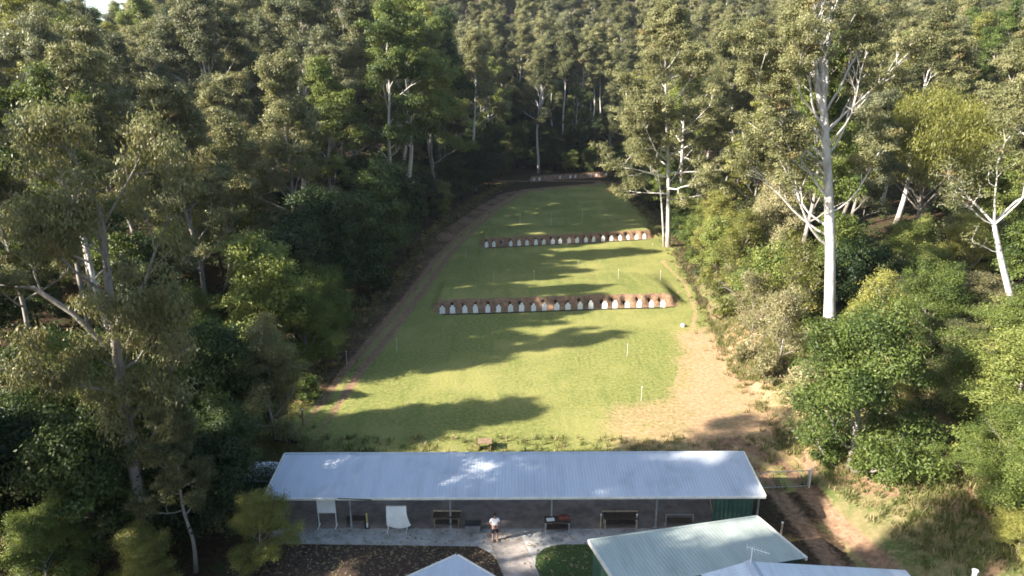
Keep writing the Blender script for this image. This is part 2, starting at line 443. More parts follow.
def hero_left_gum():
    s = Skel(107); rng = s.rng
    P = s.trunk([(0, 0, 0), (-.1, .1, 5), (0, .2, 10), (.35, .3, 15.5)], .40, .14, 12, 1.25)
    # arching limb to the left
    A = np.array([along(P, .62)[0], (-1.6, -.2, 11.3), (-3.2, -.4, 12.4), (-5.0, -.6, 12.6), (-6.2, -.7, 11.6), (-7.4, -.9, 10.4), (-8.2, -1, 11.2)])
    s.T.add(A, [.14, .125, .11, .10, .085, .07, .045], 7)
    for t, d in ((.3, (-.3, .3, 1)), (.55, (-.4, -.2, 1)), (.8, (-.6, .4, .8)), (.97, (-1, 0, .6))):
        s.limb(along(A, t)[0], V3(*d), 2.6, .05, m=3, cr=.75, twigs=2, n=4)
    lim = [(.32, (.9, -.4, .55), 4, .07), (.42, (.95, .1, .45), 5.5, .10), (.5, (-.4, -.9, .6), 4, .08), (.58, (.9, .3, .6), 5.5, .12),
           (.70, (1, -.1, .62), 7.5, .15), (.78, (-.7, -.3, .9), 4.5, .10), (.84, (.3, -.9, .8), 4.0, .09), (.9, (-.6, .4, 1), 5, .1), (.95, (.6, .2, 1), 4.5, .1), (.99, (-.1, -.2, 1), 4.2, .1)]
    for t, d, L_, r in lim:
        s.limb(along(P, t)[0], V3(*d), L_, r * .66, m=5, up=.10, jit=.2, start=.4, cr=.66, sub=.42, n=5, twigs=3)
    for i in range(12):
        t = .3 + .5 * i / 12; q = along(P, t)[0]; az = i * 2.4
        d = V3(math.cos(az), math.sin(az) - .3, .5)
        s.limb(q, d, 1.7, .03, m=2, cr=.62, twigs=1, n=3)
    return s.meshes('left_gum', M['grey_bark'], M['hero_leaf'], 150, .19, .075, flat=.75, droop=1.3, dryp=.06, spread=.4)

def hero_leaning():
    s = Skel(109); rng = s.rng
    P = s.trunk([(0, 0, 0), (-1.2, 0, 3.2), (-2.6, .1, 6.4), (-3.7, .2, 9.4)], .30, .17, 10, 1.2)
    for d, L_, r in [((-.75, .1, .62), 5, .11), ((.8, .2, .75), 6, .12), ((-.1, .3, 1), 6, .10), ((-1, -.2, .25), 4, .06), ((.5, -.4, .9), 5.5, .09)]:
        s.limb(P[-1], V3(*d), L_, r, m=5, up=.10, jit=.2, start=.45, cr=.85, n=5, twigs=2)
    s.limb(along(P, .75)[0], V3(-1, .1, .1), 3.2, .05, m=3, cr=.5, twigs=1)
    return s.meshes('leaning_gum', M['white_bark'], M['gum_leaf'], 50, .25, .10, flat=.7, droop=.7, dryp=.05)

def spreading(seed, H, Rw, leaf, bark, npc=110, L_=.26, W_=.12, nl=13, fork=.03, cr=.85, trunk_r=.16, droop=.5):
    s = Skel(seed); rng = s.rng
    P = s.trunk([(0, 0, 0), (rng.normal() * .2, rng.normal() * .2, H * .4), (rng.normal() * .3, rng.normal() * .3, H * .75)], trunk_r, trunk_r * .3, 8)
    for i in range(nl):
        u = (i + .5) / nl; az = i * 2.4 + rng.uniform(-.3, .3); inc = math.radians(84 * (1 - u) + 12 * u)
        s.limb(along(P, fork + (1 - fork) * u)[0], V3(math.cos(az) * math.sin(inc), math.sin(az) * math.sin(inc), math.cos(inc)),
               Rw * (1.1 - .45 * u) * rng.uniform(.85, 1.1), trunk_r * (.55 - .3 * u), m=5, up=.1, cr=cr, start=.2)
    return s.meshes('spreading', M[bark], M[leaf], npc, L_, W_, flat=.7, droop=droop, dryp=.03)

# weeping dome (lime wattle)
def hero_dome():
    s = Skel(113); rng = s.rng
    P = s.trunk([(0, 0, 0), (.1, 0, 4), (0, .1, 9)], .26, .1, 8)
    for i in range(46):
        u = (i + .5) / 46; az = i * 2.4; el = math.asin(.1 + .9 * u); r = 4.7
        c = V3(math.cos(az) * math.cos(el) * r, math.sin(az) * math.cos(el) * r, 6.3 + 6.6 * math.sin(el))
        q = along(P, .4 + .6 * u)[0]
        s.T.add(np.array([q, (q + c) / 2 + V3(0, 0, .5), c]), [.07, .05, .015], 5)
        for _ in range(7):
            p = c + rng.normal(size=3) * V3(.9, .9, .5); s.tuft(p, 1.0 * rng.uniform(.7, 1.15))
            s.tuft(p * V3(.96, .96, 1) - V3(0, 0, 1.2), .8)
    return s.meshes('dome', M['grey_bark'], M['lime_leaf'], 75, .30, .06, flat=1.0, droop=1.8, dryp=.01)

def wh(px, py): return at(px, py)
HERO = {}
x, y, z = at(829, 338); HERO['white'] = inst('white_gum_tree', hero_white_gum(), x, y, z, 0, 1.0,
    label='huge gum with a thick smooth white trunk forking into bare white limbs', cat='gum tree'); used.append((x, y))
x, y, z = at(668, 247); HERO['twin'] = inst('twin_trunk_gum_tree', hero_twin_gum(), x, y, z, 0, 1.0,
    label='tall gum with slim twin white trunks beside right end of second target bank', cat='gum tree'); used.append((x, y))
x, y, z = at(150, 556); HERO['left'] = inst('grey_gum_tree', hero_left_gum(), x, y, z, 0, (.98, .98, 1.26),
    label='ragged grey gum left of the long shed with one limb arching out leftward', cat='gum tree'); used.append((x, y))
x, y, z = at(1018, 338); HERO['lean'] = inst('leaning_gum_tree', hero_leaning(), x, y, z, 0, 1.0,
    label='white gum trunk leaning left and forking above the vine thicket at the right', cat='gum tree'); used.append((x, y))
x, y, z = at(912, 250); HERO['dome'] = inst('wattle_tree', hero_dome(), x, y, z, 0, 1.45,
    label='dome shaped yellow-green tree with drooping foliage among gums on the right', cat='wattle tree'); used.append((x, y)); DOME = (x, y)

SPR = {
    'a': spreading(121, 8, 3.6, 'green_leaf', 'grey_bark', 270, .155, .07),
    'b': spreading(122, 10, 4.0, 'gum_leaf', 'grey_bark', 240, .17, .07),
    'c': spreading(123, 12, 4.6, 'grey_leaf', 'grey_bark', 240, .17, .07, nl=13),
    'd': spreading(124, 7, 3.4, 'dry_leaf', 'grey_bark', 60, .24, .07, nl=10, trunk_r=.10, cr=.8),
}
def place(kind, proto, px, py, sc, seed, label, cat, group=None, leaf=None, bark=None, xyz=None, parts=('trunk', 'crown')):
    x, y, z = xyz if xyz else at(px, py)
    rz = (seed * 2.399) % 6.283
    o = inst(kind, proto, x, y, z, rz, sc, label, cat, group, leaf, bark, parts=parts); used.append((x, y)); return o

G, GR, DK, LM, DRY, GUMM = (M[k] for k in ('green_leaf', 'grey_leaf', 'dark_leaf', 'lime_leaf', 'dry_leaf', 'gum_leaf'))
# right side, near: bushy trees round the bank
place('bushy_tree', SPR['a'], 848, 470, 1.38, 1, 'broad bright green bushy tree above the grassy bank at the end of the gate', 'bushy tree', leaf=G)
place('bushy_tree', SPR['b'], 868, 392, .85, 2, 'pale green feathery young tree just right of the foot of the huge white trunk', 'bushy tree', leaf=LM)
place('bushy_tree', SPR['d'], 778, 372, .95, 3, 'sparse straw coloured bush with bare twigs above the tan dirt slope', 'bush')
place('bushy_tree', SPR['d'], 752, 340, .85, 5, 'thin yellowish bush with bare twigs where the tan dirt slope tops out', 'bush')
place('bushy_tree', SPR['b'], 738, 300, .95, 6, 'yellow-green bushy tree at the lawn edge left of the huge white trunk', 'bushy tree', leaf=LM)
place('bushy_tree', SPR['d'], 790, 330, 1.15, 7, 'pale twiggy tree directly left of the foot of the huge white trunk', 'bushy tree', leaf=LM)
place('bushy_tree', SPR['b'], 716, 266, .95, 8, 'light green rounded tree at the right edge of the middle lawn', 'bushy tree', leaf=LM)
place('bushy_tree', SPR['a'], 700, 246, .8, 9, 'bright green small tree in the dark gap behind the twin white trunks', 'bushy tree', leaf=G)
place('bushy_tree', SPR['b'], 770, 286, 1.15, 10, 'olive bushy tree filling the gap behind the twiggy bushes left of the huge gum', 'bushy tree', leaf=DRY)
COL.objects['bushy_tree'].location.z -= 1.2
# right-hand thicket, vine covered
spots = [(990, 424, 1.0, G), (1012, 446, 1.1, G), (1000, 488, .85, G), (1040, 520, .9, G), (958, 380, .85, GUMM), (1000, 388, 1.0, G), (1050, 420, 1.1, G), (1016, 556, .45, LM),
         (930, 345, .9, G), (975, 335, .8, DRY), (905, 330, .85, GUMM), (1045, 345, .9, G), (900, 285, .9, G), (960, 290, .8, LM), (1020, 280, .9, G), (872, 300, .7, DK)]
desc = ['green vine covered bushy tree on the near side of the shaded gully', 'green bushy tree at the right frame edge above the bank', 'leafy green bush spilling down to the sunny grass at the right edge',
        'green bush cut by the right frame edge beside the lowest grass', 'olive bushy tree over the head of the shaded red gully', 'dense green thicket tree under the leaning white trunk',
        'green thicket tree cut by the right frame edge below the leaning trunk', 'small yellow-green bush in the bottom right corner', 'green thicket tree between the gully and the leaning white trunk',
        'straw tinged thicket tree left of the foot of the leaning trunk', 'olive thicket tree right of the teal tank', 'green thicket tree behind the leaning trunk at the right frame edge',
        'green thicket tree below the left side of the yellow-green dome', 'yellow-green thicket tree under the yellow-green dome', 'green thicket tree right of the leaning trunk fork', 'dark green small tree beside the teal tank']
for i, ((px, py, sc, lf), ds) in enumerate(zip(spots, desc)):
    place('thicket_tree', SPR['abca'[i % 4]], px, py, (sc, sc, sc * (.62 if px > 935 and py > 330 else .9)) if i % 4 != 2 else (sc * .8, sc * .8, sc * .5), 20 + i, ds, 'bushy tree', 'thicket trees on the right slope', leaf=lf)
# taller gums on the right slope
rg = [(985, 212, .95, 0, 'white_bark', 'slim white gum right of the yellow-green dome'), (1042, 250, 1.0, 1, 'white_bark', 'white gum cut by the right frame edge above the leaning trunk'), (756, 214, 1.1, 3, 'grey_bark', 'grey gum behind and left of the huge white gum'), (730, 236, .98, 5, 'white_bark', 'light olive gum at the lawn edge right of the twin white trunks'),
      (792, 232, 1.12, 0, 'grey_bark', 'grey gum close behind the huge white trunk, to its left'), (700, 200, 1.1, 4, 'grey_bark', 'olive gum directly right of the twin white trunks, farther back'), (1005, 165, 1.05, 3, 'grey_bark', 'tall grey gum at the top right above the leaning trunk')]
for i, (px, py, sc, v, bk, ds) in enumerate(rg):
    place('gum_tree', GUM[v], px, py, sc, 50 + i, ds, 'gum tree', bark=M[bk])
SLIM = [proto_gum(0, 71, 27, .27, .66, 4.6, 10, .9, 150, .34, .16, 'gum_leaf', 'white_bark'), proto_gum(0, 72, 28, .25, .70, 4.2, 10, .9, 150, .34, .16, 'gum_leaf', 'white_bark')]
slim = [(541, 148), (553, 146), (563, 149), (572, 145), (581, 149), (590, 146), (599, 148), (609, 145)]
for i, (px, py) in enumerate(slim):
    place('slim_gum_tree', SLIM[i % 2], px, py, 1.1 + .06 * (i % 3), 90 + i, f'slim straight pale trunked gum at the dark valley head, {("first", "second", "third", "fourth", "fifth", "sixth", "seventh", "eighth")[i]} from left', 'gum tree', 'slim gums at the dark valley head')
place('dark_trunk_tree', GUM[3], 934, 176, 1.05, 61, 'gum with a straight blackish trunk behind the yellow-green dome', 'gum tree', bark=M['brown_bark'])
# left side, near
near_left = [
    ('gum_tree', GUM[1], (196, 572), .36, 'grey_bark', GUMM, 'short grey trunked gum between the arching gum and the long shed'),
    ('gum_tree', GUM[4], (-28, 480), .80, 'grey_bark', None, 'grey gum at the left frame edge with bare crooked limbs'),
    ('gum_tree', GUM[3], (30, 380), .72, 'grey_bark', GUMM, 'olive gum above the arching limb near the left frame edge'),
    ('slender_tree', SPR['b'], (276, 446), .88, 'grey_bark', GUMM, 'slender young gum beside the tilted black drum'),
    ('bushy_tree', SPR['a'], (262, 566), .50, None, LM, 'yellow-green sapling at the front left corner of the long shed'),
    ('bushy_tree', SPR['a'], (236, 514), .80, None, DK, 'dark leafy tree leaning over the left end of the long shed'),
    ('bushy_tree', SPR['a'], (150, 606), .50, None, LM, 'sunlit light green bush at the bottom edge under the arching gum'),
    ('bushy_tree', SPR['a'], (52, 606), .62, None, G, 'bright green bush in the bottom left corner'),
    ('bushy_tree', SPR['a'], (330, 350), .95, None, G, 'sunlit green bushy tree beside the left end of the first target bank'),
    ('bushy_tree', SPR['a'], (308, 372), .85, None, G, 'green bushy tree at the forest edge beside the vehicle track'),
    ('bushy_tree', BUSH[0], (210, 540), .75, None, DK, 'dark bushy tree in the shade left of the shed verandah'),
    ('bushy_tree', BUSH[1], (100, 560), .85, None, DK, 'dark bushy tree left of the grey trunk of the arching gum'),
    ('bushy_tree', BUSH[2], (20, 550), .9, None, DK, 'dark bushy tree at the lower left frame edge'),
    ('bushy_tree', BUSH[3], (232, 452), .8, None, DK, 'dark bushy tree behind the slender young gum'),
    ('bushy_tree', BUSH[0], (180, 470), .85, None, G, 'green bushy tree right behind the arching gum trunk'),
    ('bushy_tree', BUSH[1], (108, 470), .9, None, G, 'green bushy tree under the arching grey limb'),
    ('bushy_tree', BUSH[2], (40, 500), .85, None, DK, 'dark bushy tree between the frame edge and the arching limb'),
    ('bushy_tree', BUSH[3], (-40, 560), .9, None, DK, 'dark bushy tree cut by the lower left frame edge'),
]
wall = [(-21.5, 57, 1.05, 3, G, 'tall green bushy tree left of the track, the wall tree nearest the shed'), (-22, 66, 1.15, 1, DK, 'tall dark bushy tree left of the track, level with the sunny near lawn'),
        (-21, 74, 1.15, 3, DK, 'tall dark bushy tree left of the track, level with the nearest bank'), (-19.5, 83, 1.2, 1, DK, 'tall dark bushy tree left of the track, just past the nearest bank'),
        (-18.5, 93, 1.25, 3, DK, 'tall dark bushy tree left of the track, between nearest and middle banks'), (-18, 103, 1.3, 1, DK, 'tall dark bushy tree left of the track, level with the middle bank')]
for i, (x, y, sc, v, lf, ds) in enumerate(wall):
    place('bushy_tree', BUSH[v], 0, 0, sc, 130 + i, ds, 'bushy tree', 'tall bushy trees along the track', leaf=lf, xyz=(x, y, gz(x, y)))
for i, (k, pr, (px, py), sc, bk, lf, ds) in enumerate(near_left):
    place(k, pr, px, py, sc, 70 + i, ds, 'gum tree' if k == 'gum_tree' else ('young tree' if k == 'slender_tree' else 'bushy tree'), leaf=lf, bark=M[bk] if bk else None)

shr = [(812, 352, 1.0, LM, 'yellow-green shrub at the foot of the huge white trunk'), (842, 350, .9, G, 'green shrub right of the foot of the huge white trunk'), (764, 384, .8, DRY, 'straw coloured shrub on the tan dirt slope'),
       (742, 362, .6, DRY, 'small dry shrub at the top of the tan dirt slope'), (725, 318, .8, LM, 'light green shrub at the lawn edge above the tan dirt'), (706, 290, .75, LM, 'light green shrub beside the right end of the lawn above the nearest bank'),
       (690, 262, .6, G, 'small green shrub at the right end of the middle lawn'), (826, 462, .8, G, 'green shrub under the left side of the broad bushy tree'), (868, 482, .8, G, 'green shrub under the front of the broad bushy tree'),
       (902, 480, .7, G, 'green shrub left of the shaded red gully'), (972, 470, .9, G, 'green shrub right of the shaded red gully'), (996, 520, .7, LM, 'yellow-green shrub at the edge of the grassy bank'), (800, 400, .9, DRY, 'pale twiggy shrub left of the broad bushy tree'),
       (302, 402, .9, G, 'green shrub at the forest edge beside the lower vehicle track'), (262, 430, .8, G, 'green shrub left of the slender young gum'), (340, 330, .9, DK, 'dark shrub at the forest edge by the nearest bank'), (380, 290, .9, DK, 'dark shrub at the forest edge beside the bend of the track')]
for i, (px, py, sc, lf, ds) in enumerate(shr):
    place('shrub', SHRUB[i % 3], px, py, sc, 110 + i, ds, 'shrub', leaf=lf)

hd = [(518, 166), (531, 160), (544, 164), (557, 159), (570, 164), (586, 160), (600, 166), (524, 150), (538, 148)]
for i, (px, py) in enumerate(hd):
    place('bushy_tree', BUSH[i % 4], px, py, .62 + .1 * (i % 3), 150 + i, f'dark low bushy tree behind the farthest target bank, {("leftmost in front", "third from left", "fifth from left", "sixth from left", "seventh from left", "second from right", "rightmost", "second from left", "fourth from left")[i]}', 'bushy tree', 'dark bushes at the valley head', leaf=DK)

# ---- the forest on the hills ----------------------------------------------------------
rng = np.random.default_rng(5)
random.seed(5)
class Hash:
    def __init__(s, c): s.c = c; s.d = {}
    def add(s, x, y, r): s.d.setdefault((int(x // s.c), int(y // s.c)), []).append((x, y, r))
    def ok(s, x, y, r):
        i, j = int(x // s.c), int(y // s.c)
        for a in range(i - 1, i + 2):
            for b in range(j - 1, j + 2):
                for (u, v, q) in s.d.get((a, b), ()):
                    if (u - x) ** 2 + (v - y) ** 2 < ((r + q) / 2) ** 2: return False
        return True
H_ = Hash(14); HB = Hash(14)
for (x, y) in used: HB.add(x, y, 3.5)
for (x, y) in used: H_.add(x, y, 4.5)
forest = []
def scatter(n, kind):
    for _ in range(n):
        if not forest: H_.add(DOME[0], DOME[1], 12); HB.add(DOME[0], DOME[1], 12); HB.add(DOME[0] - 4, DOME[1] - 8, 8)
        y = rng.uniform(24, 345); x = rng.uniform(-.80 * y - 22, .78 * y + 12)
        inl, inr = XL(y) - x, x - XR(y)
        if max(inl, inr, y - 193) < (1.8 if kind == 'bush' else 4.0): continue
        if y < 62 and inr > 0: continue                      # the open bank and thicket are hand placed
        if y < 50 and inl > 0 and x > (-30 if kind == 'bush' else -42): continue
        dist = math.hypot(x, y)
        if kind == 'gum':
            if inl > 0 and y < 85 and inl < 6: continue       # low trees only along the near lawn edge
            if x > 0 and 60 < y < 99 and 868 < project(x, y, gz(x, y) + 10)[0] < 1008: continue   # the open view to the dome tree
            r = 7.2 + .006 * y if y < 225 else 8.8
            if not H_.ok(x, y, r): continue
        else:
            r = 4.2
            if dist > 245: continue
            if not (inl < 14 and inl > 0 or inr > 0 and inr < 14 or 0 < y - 193 < 40 and abs(x - 12) < 45 or dist < 105): continue
            if not HB.ok(x, y, r): continue
            if not H_.ok(x, y, 1.2): continue
        zz = gz(x, y); px, py, dz = project(x, y, zz + 18)
        if px < -70 or px > 1094: continue
        (H_ if kind == 'gum' else HB).add(x, y, r); forest.append((kind, x, y, zz))
scatter(14000, 'gum'); scatter(9000, 'bush')

FAR = 222
def side(x, y):
    if y > 188 and x > -28: return 'valley head'
    return 'left slope' if x < 0 else 'right slope'
NEAR = [f for f in forest if f[2] <= FAR and math.hypot(f[1], f[2]) <= 240]
FARF = [f for f in forest if not (f[2] <= FAR and math.hypot(f[1], f[2]) <= 240)]
ORD = ['first', 'second', 'third', 'fourth', 'fifth', 'sixth', 'seventh', 'eighth', 'ninth', 'tenth', 'eleventh', 'twelfth', 'thirteenth', 'fourteenth', 'fifteenth', 'sixteenth', 'seventeenth', 'eighteenth', 'nineteenth', 'twentieth', 'twenty-first', 'twenty-second', 'twenty-third', 'twenty-fourth', 'twenty-fifth', 'twenty-sixth', 'twenty-seventh', 'twenty-eighth', 'twenty-ninth', 'thirtieth'] + ['%dth' % k for k in range(31, 90)]
placed = []
for i, (kind, x, y, zz) in enumerate(NEAR):
    r1, r2, r3 = (rng.uniform() for _ in range(3))
    rz = r1 * 6.283
    inl, inr = XL(y) - x, x - XR(y)
    if kind == 'gum':
        v = int(r2 * 6); sc = .86 + .3 * r3
        if x < 0 and y < 95: sc *= .82 + .15 * sstep(60, 95, y)
        if x < -40 and y < 48: sc *= .78
        if x < 0 and y > 100: sc *= 1.08 + .12 * sstep(110, 150, y)
        if x < 0 and 70 < y < 165 and inl < 26: sc *= 1.13
        if x < -.5 * y and math.hypot(x, y) > 120: sc *= .85
        q = rng.uniform()
        sunny = x > 0
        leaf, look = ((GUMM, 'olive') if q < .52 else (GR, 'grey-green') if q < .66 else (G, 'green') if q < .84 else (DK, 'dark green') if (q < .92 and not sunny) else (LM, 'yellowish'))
        bk, bl = (('white_bark', 'white trunked') if v in (0, 1, 5) and not (x > 0 and y < 92) else ('grey_bark', 'grey trunked'))
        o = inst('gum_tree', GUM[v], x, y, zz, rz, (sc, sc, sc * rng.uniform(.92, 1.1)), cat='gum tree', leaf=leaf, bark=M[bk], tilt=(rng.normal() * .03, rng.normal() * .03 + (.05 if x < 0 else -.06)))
        placed.append((o, x, y, zz, look + ' ' + bl + ' gum'))
    else:
        v = int(r2 * 4); sc = .62 + .4 * r3
        if x < 0 and y < 95: sc *= .85
        elif y > 185: sc *= .85
        elif x < 0: sc *= 1.3
        q = rng.uniform()
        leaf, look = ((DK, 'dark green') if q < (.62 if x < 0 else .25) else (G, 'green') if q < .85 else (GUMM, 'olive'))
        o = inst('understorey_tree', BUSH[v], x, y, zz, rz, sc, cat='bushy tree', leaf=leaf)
        placed.append((o, x, y, zz, look + ' bushy tree'))
FORESTLABELS = None
# ---- far forest that reads as one mass -----------------------------------------------
def joined(tr, cr):
    def arr(me):
        v = np.empty(len(me.vertices) * 3, np.float32); me.vertices.foreach_get('co', v)
        q = np.empty(len(me.loops), np.int32); me.loops.foreach_get('vertex_index', q); return v.reshape(-1, 3), q.reshape(-1, 4)
    v1, q1 = arr(tr); v2, q2 = arr(cr)
    def at_(k): z = np.empty(len(v2), np.float32); cr.attributes[k].data.foreach_get('value', z); return np.concatenate([np.zeros(len(v1)), z])
    return quads_mesh('far_tree', np.concatenate([v1, v2]), np.concatenate([q1, q2 + len(v1)]), [tr.materials[0], cr.materials[0]],
                      np.concatenate([np.zeros(len(q1), int), np.ones(len(q2), int)]), {'tint': at_('tint'), 'dry': at_('dry')})
def far_forest():
    rng = np.random.default_rng(9)
    src = bpy.data.collections.new('far_tree_kinds')
    kinds = [GUM[0], GUM[1], GUM[2], GUM[3], GUM[4], GUM[5], SLIM[0], BUSH[0], BUSH[1], BUSH[3]]
    for i, (t_, c_) in enumerate(kinds):
        src.objects.link(bpy.data.objects.new('far_tree_%02d' % i, joined(t_, c_)))
    pts, kk, sc, rt = [], [], [], []
    for (kind, x, y, zz) in FARF:
        if kind != 'gum': continue
        pts.append((x, y, zz)); kk.append(int(rng.choice([0, 1, 2, 3, 4, 5, 6], p=[.17, .17, .10, .10, .11, .15, .20])))
        f = rng.uniform(.85, 1.22) * (.80 if x < -.52 * y else 1); sc.append((f, f, f * rng.uniform(.95, 1.12))); rt.append((rng.normal() * .03, rng.normal() * .03, rng.uniform(0, 6.28)))
    hb_ = Hash(14); n = 0
    for _ in range(7000):
        y = rng.uniform(200, 345); x = rng.uniform(-.45 * y, .62 * y)
        if max(XL(y) - x, x - XR(y), y - 197) < 3 or not hb_.ok(x, y, 5.2): continue
        hb_.add(x, y, 5.2); pts.append((x, y, gz(x, y))); kk.append(int(rng.integers(7, 10))); f = rng.uniform(.6, 1.1); sc.append((f, f, f)); rt.append((0, 0, rng.uniform(0, 6.28)))
    me = bpy.data.meshes.new('far_forest'); me.from_pydata(pts, [], [])
    a = me.attributes.new('kind_index', 'INT', 'POINT'); a.data.foreach_set('value', kk)
    a = me.attributes.new('tree_scale', 'FLOAT_VECTOR', 'POINT'); a.data.foreach_set('vector', np.array(sc, np.float32).ravel())
    a = me.attributes.new('tree_turn', 'FLOAT_VECTOR', 'POINT'); a.data.foreach_set('vector', np.array(rt, np.float32).ravel())
    ng = bpy.data.node_groups.new('far_forest', 'GeometryNodeTree')
    ng.interface.new_socket('Geometry', in_out='INPUT', socket_type='NodeSocketGeometry'); ng.interface.new_socket('Geometry', in_out='OUTPUT', socket_type='NodeSocketGeometry')
    gi, go = ng.nodes.new('NodeGroupInput'), ng.nodes.new('NodeGroupOutput')
    ci = ng.nodes.new('GeometryNodeCollectionInfo'); ci.inputs['Collection'].default_value = src; ci.inputs['Separate Children'].default_value = True; ci.inputs['Reset Children'].default_value = True
    ip = ng.nodes.new('GeometryNodeInstanceOnPoints'); ip.inputs['Pick Instance'].default_value = True
    def named(k, ty): n_ = ng.nodes.new('GeometryNodeInputNamedAttribute'); n_.data_type = ty; n_.inputs['Name'].default_value = k; return n_.outputs['Attribute']
    ng.links.new(gi.outputs[0], ip.inputs['Points']); ng.links.new(ci.outputs[0], ip.inputs['Instance'])
    ng.links.new(named('kind_index', 'INT'), ip.inputs['Instance Index']); ng.links.new(named('tree_scale', 'FLOAT_VECTOR'), ip.inputs['Scale'])
    er = ng.nodes.new('FunctionNodeEulerToRotation'); ng.links.new(named('tree_turn', 'FLOAT_VECTOR'), er.inputs[0]); ng.links.new(er.outputs[0], ip.inputs['Rotation'])
    ng.links.new(ip.outputs[0], go.inputs[0])
    o = link(bpy.data.objects.new('far_forest', me)); md = o.modifiers.new('scatter', 'NODES'); md.node_group = ng
    return o
tag(far_forest(), 'olive gum forest covering the hill behind the valley head', kind='stuff')

# ---- undergrowth -----------------------------------------------------------------------
def undergrowth(rng):
    C, R = [], []
    tries = 0
    while len(C) < 5200 and tries < 60000:
        tries += 1
        y = rng.uniform(24, 235); x = rng.uniform(-.8 * y - 20, .78 * y + 14)
        inl, inr = XL(y) - x, x - XR(y)
        e = max(inl, inr, y - 193)
        if e < 1.0 or (inl < 3.0 and 0 < inl and rng.uniform() < .7): continue
        if inr > 0 and y < 48 and inr < 9: continue
        if inr > 0 and y < 70 and inr < 6: continue
        if rng.uniform() > 1 / (1 + (math.hypot(x, y) / 130) ** 2) + .15: continue
        r = rng.uniform(.35, 1.0)
        C.append((x, y, gz(x, y) + r * .45)); R.append(r)
    V_, Q_, t, d = leaves(rng, C, R, 46, .34, .17, flat=.8, droop=.2, lower=.3, dryp=.03)
    return quads_mesh('undergrowth', V_, Q_, [M['dark_leaf']], attrs={'tint': t, 'dry': d})
tag(link(bpy.data.objects.new('undergrowth', undergrowth(np.random.default_rng(10)))), 'dark leafy undergrowth on the forest floor', kind='stuff')

# ---- trees behind the drone whose shade falls on the roofs
for i, (x, y, sc, v) in enumerate([(-35, 13, 1.1, 0), (-32, 25.2, 1.05, 3), (-30, 4, .95, 1), (-39, 18.5, 1.15, 1), (-26, 14, 1.15, 5)]):
    inst('gum_tree', GUM[v], x, y, gz(x, y), i * 1.3, sc, 'tall gum just outside the left frame edge, shading the shed roof', 'gum tree', 'gums beyond the left frame edge')

# ------------------------------------------------------------------ ground
def dist_poly(X, Y, pts):
    d = np.full(X.shape, 1e9)
    for (ax, ay), (bx, by) in zip(pts[:-1], pts[1:]):
        vx, vy = bx - ax, by - ay; L2 = vx * vx + vy * vy + 1e-9
        t = np.clip(((X - ax) * vx + (Y - ay) * vy) / L2, 0, 1)
        d = np.minimum(d, np.hypot(X - ax - t * vx, Y - ay - t * vy))
    return d
def px_line(pts): return [unproj(*p)[:2] for p in pts]
TRACK = px_line([(296, 447), (322, 415), (352, 371), (386, 330), (415, 293), (443, 256), (468, 230), (497, 207), (521, 193), (550, 188), (612, 183)])
RTRACK = px_line([(668, 262), (692, 285), (703, 312), (697, 350), (686, 385), (700, 425), (735, 450)])
GUL = at(925, 425)
ROAD = [unproj(*p)[:2] for p in [(735, 448), (775, 470), (800, 502), (836, 545), (862, 575), (905, 640)]]
TAN = px_line([(716, 340), (728, 372), (722, 405), (728, 440)])

gx = np.unique(np.round(np.concatenate([np.linspace(-900, -200, 8), np.linspace(-200, -24, 60), np.arange(-24, 31, .3), np.linspace(31, 60, 40), np.linspace(60, 200, 40), np.linspace(200, 900, 8)]), 3))
ys = [np.linspace(-300, 15, 16), np.arange(15, 200, .45), np.linspace(200, 420, 60), np.linspace(420, 1200, 10)]
for k in (1, 2, 3):
    A, B = row_line(k); ys.append(np.arange(min(A[1], B[1]) - .2, max(A[1], B[1]) + 3.0, .13))
gy = np.unique(np.round(np.concatenate(ys), 2))
GX, GY = np.meshgrid(gx, gy)
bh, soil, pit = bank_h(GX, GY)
GZ = hill(GX, GY) + bh
nz = smooth_noise(GX, GY, 1.6, 1) * .5 + smooth_noise(GX, GY, .8, 5) * .35
inR = XR(GY) - GX; inL = GX - XL(GY)
TX = np.interp(GY, [p[1] for p in TRACK], [p[0] for p in TRACK])
lawn = sstep(-.6, 1.6, inR + nz) * sstep(-.4, 1.8, GX - TX + 1.6 + nz * 1.4 + 3.0 * (1 - sstep(47, 56, GY))) * (1 - sstep(189, 193, GY)) * sstep(38.5, 39.2, GY)
tr = dist_poly(GX, GY, TRACK); edge = .25 * nz
rut = np.exp(-((np.abs(tr - .75) + edge * .5) / .44) ** 2 * .9) * (.55 + .45 * sstep(46, 58, GY))
tw = 1 - sstep(1.3, 2.3, tr + edge)
rr_ = dist_poly(GX, GY, RTRACK); rrut = np.exp(-((np.abs(rr_ - .8) + edge * .5) / .32) ** 2) * .75
road = dist_poly(GX, GY, ROAD); roadm = (1 - sstep(1.5, 3.0, road + nz * .7))
tanm = (1 - sstep(1.2, 6.2, dist_poly(GX, GY, TAN) + nz * 1.1))
worn = (1 - sstep(5.5, 9, np.hypot((GX - 15.5) * .8, (GY - 47) * 1.1) + nz)) * .6 + (1 - sstep(1.0, 3.0, np.abs(GY - 40.6) + nz * .8)) * .35 * (np.abs(GX) < 16)
worn3 = (1 - sstep(.5, 1.6, np.abs(GY - 186) + nz)) * (np.abs(GX - 10) < 14) * .7
bankR = sstep(-.5, 1.0, -inR + nz * .8) * (1 - sstep(6, 15, -inR)) * (1 - sstep(80, 100, GY)) * sstep(22, 26, GY)
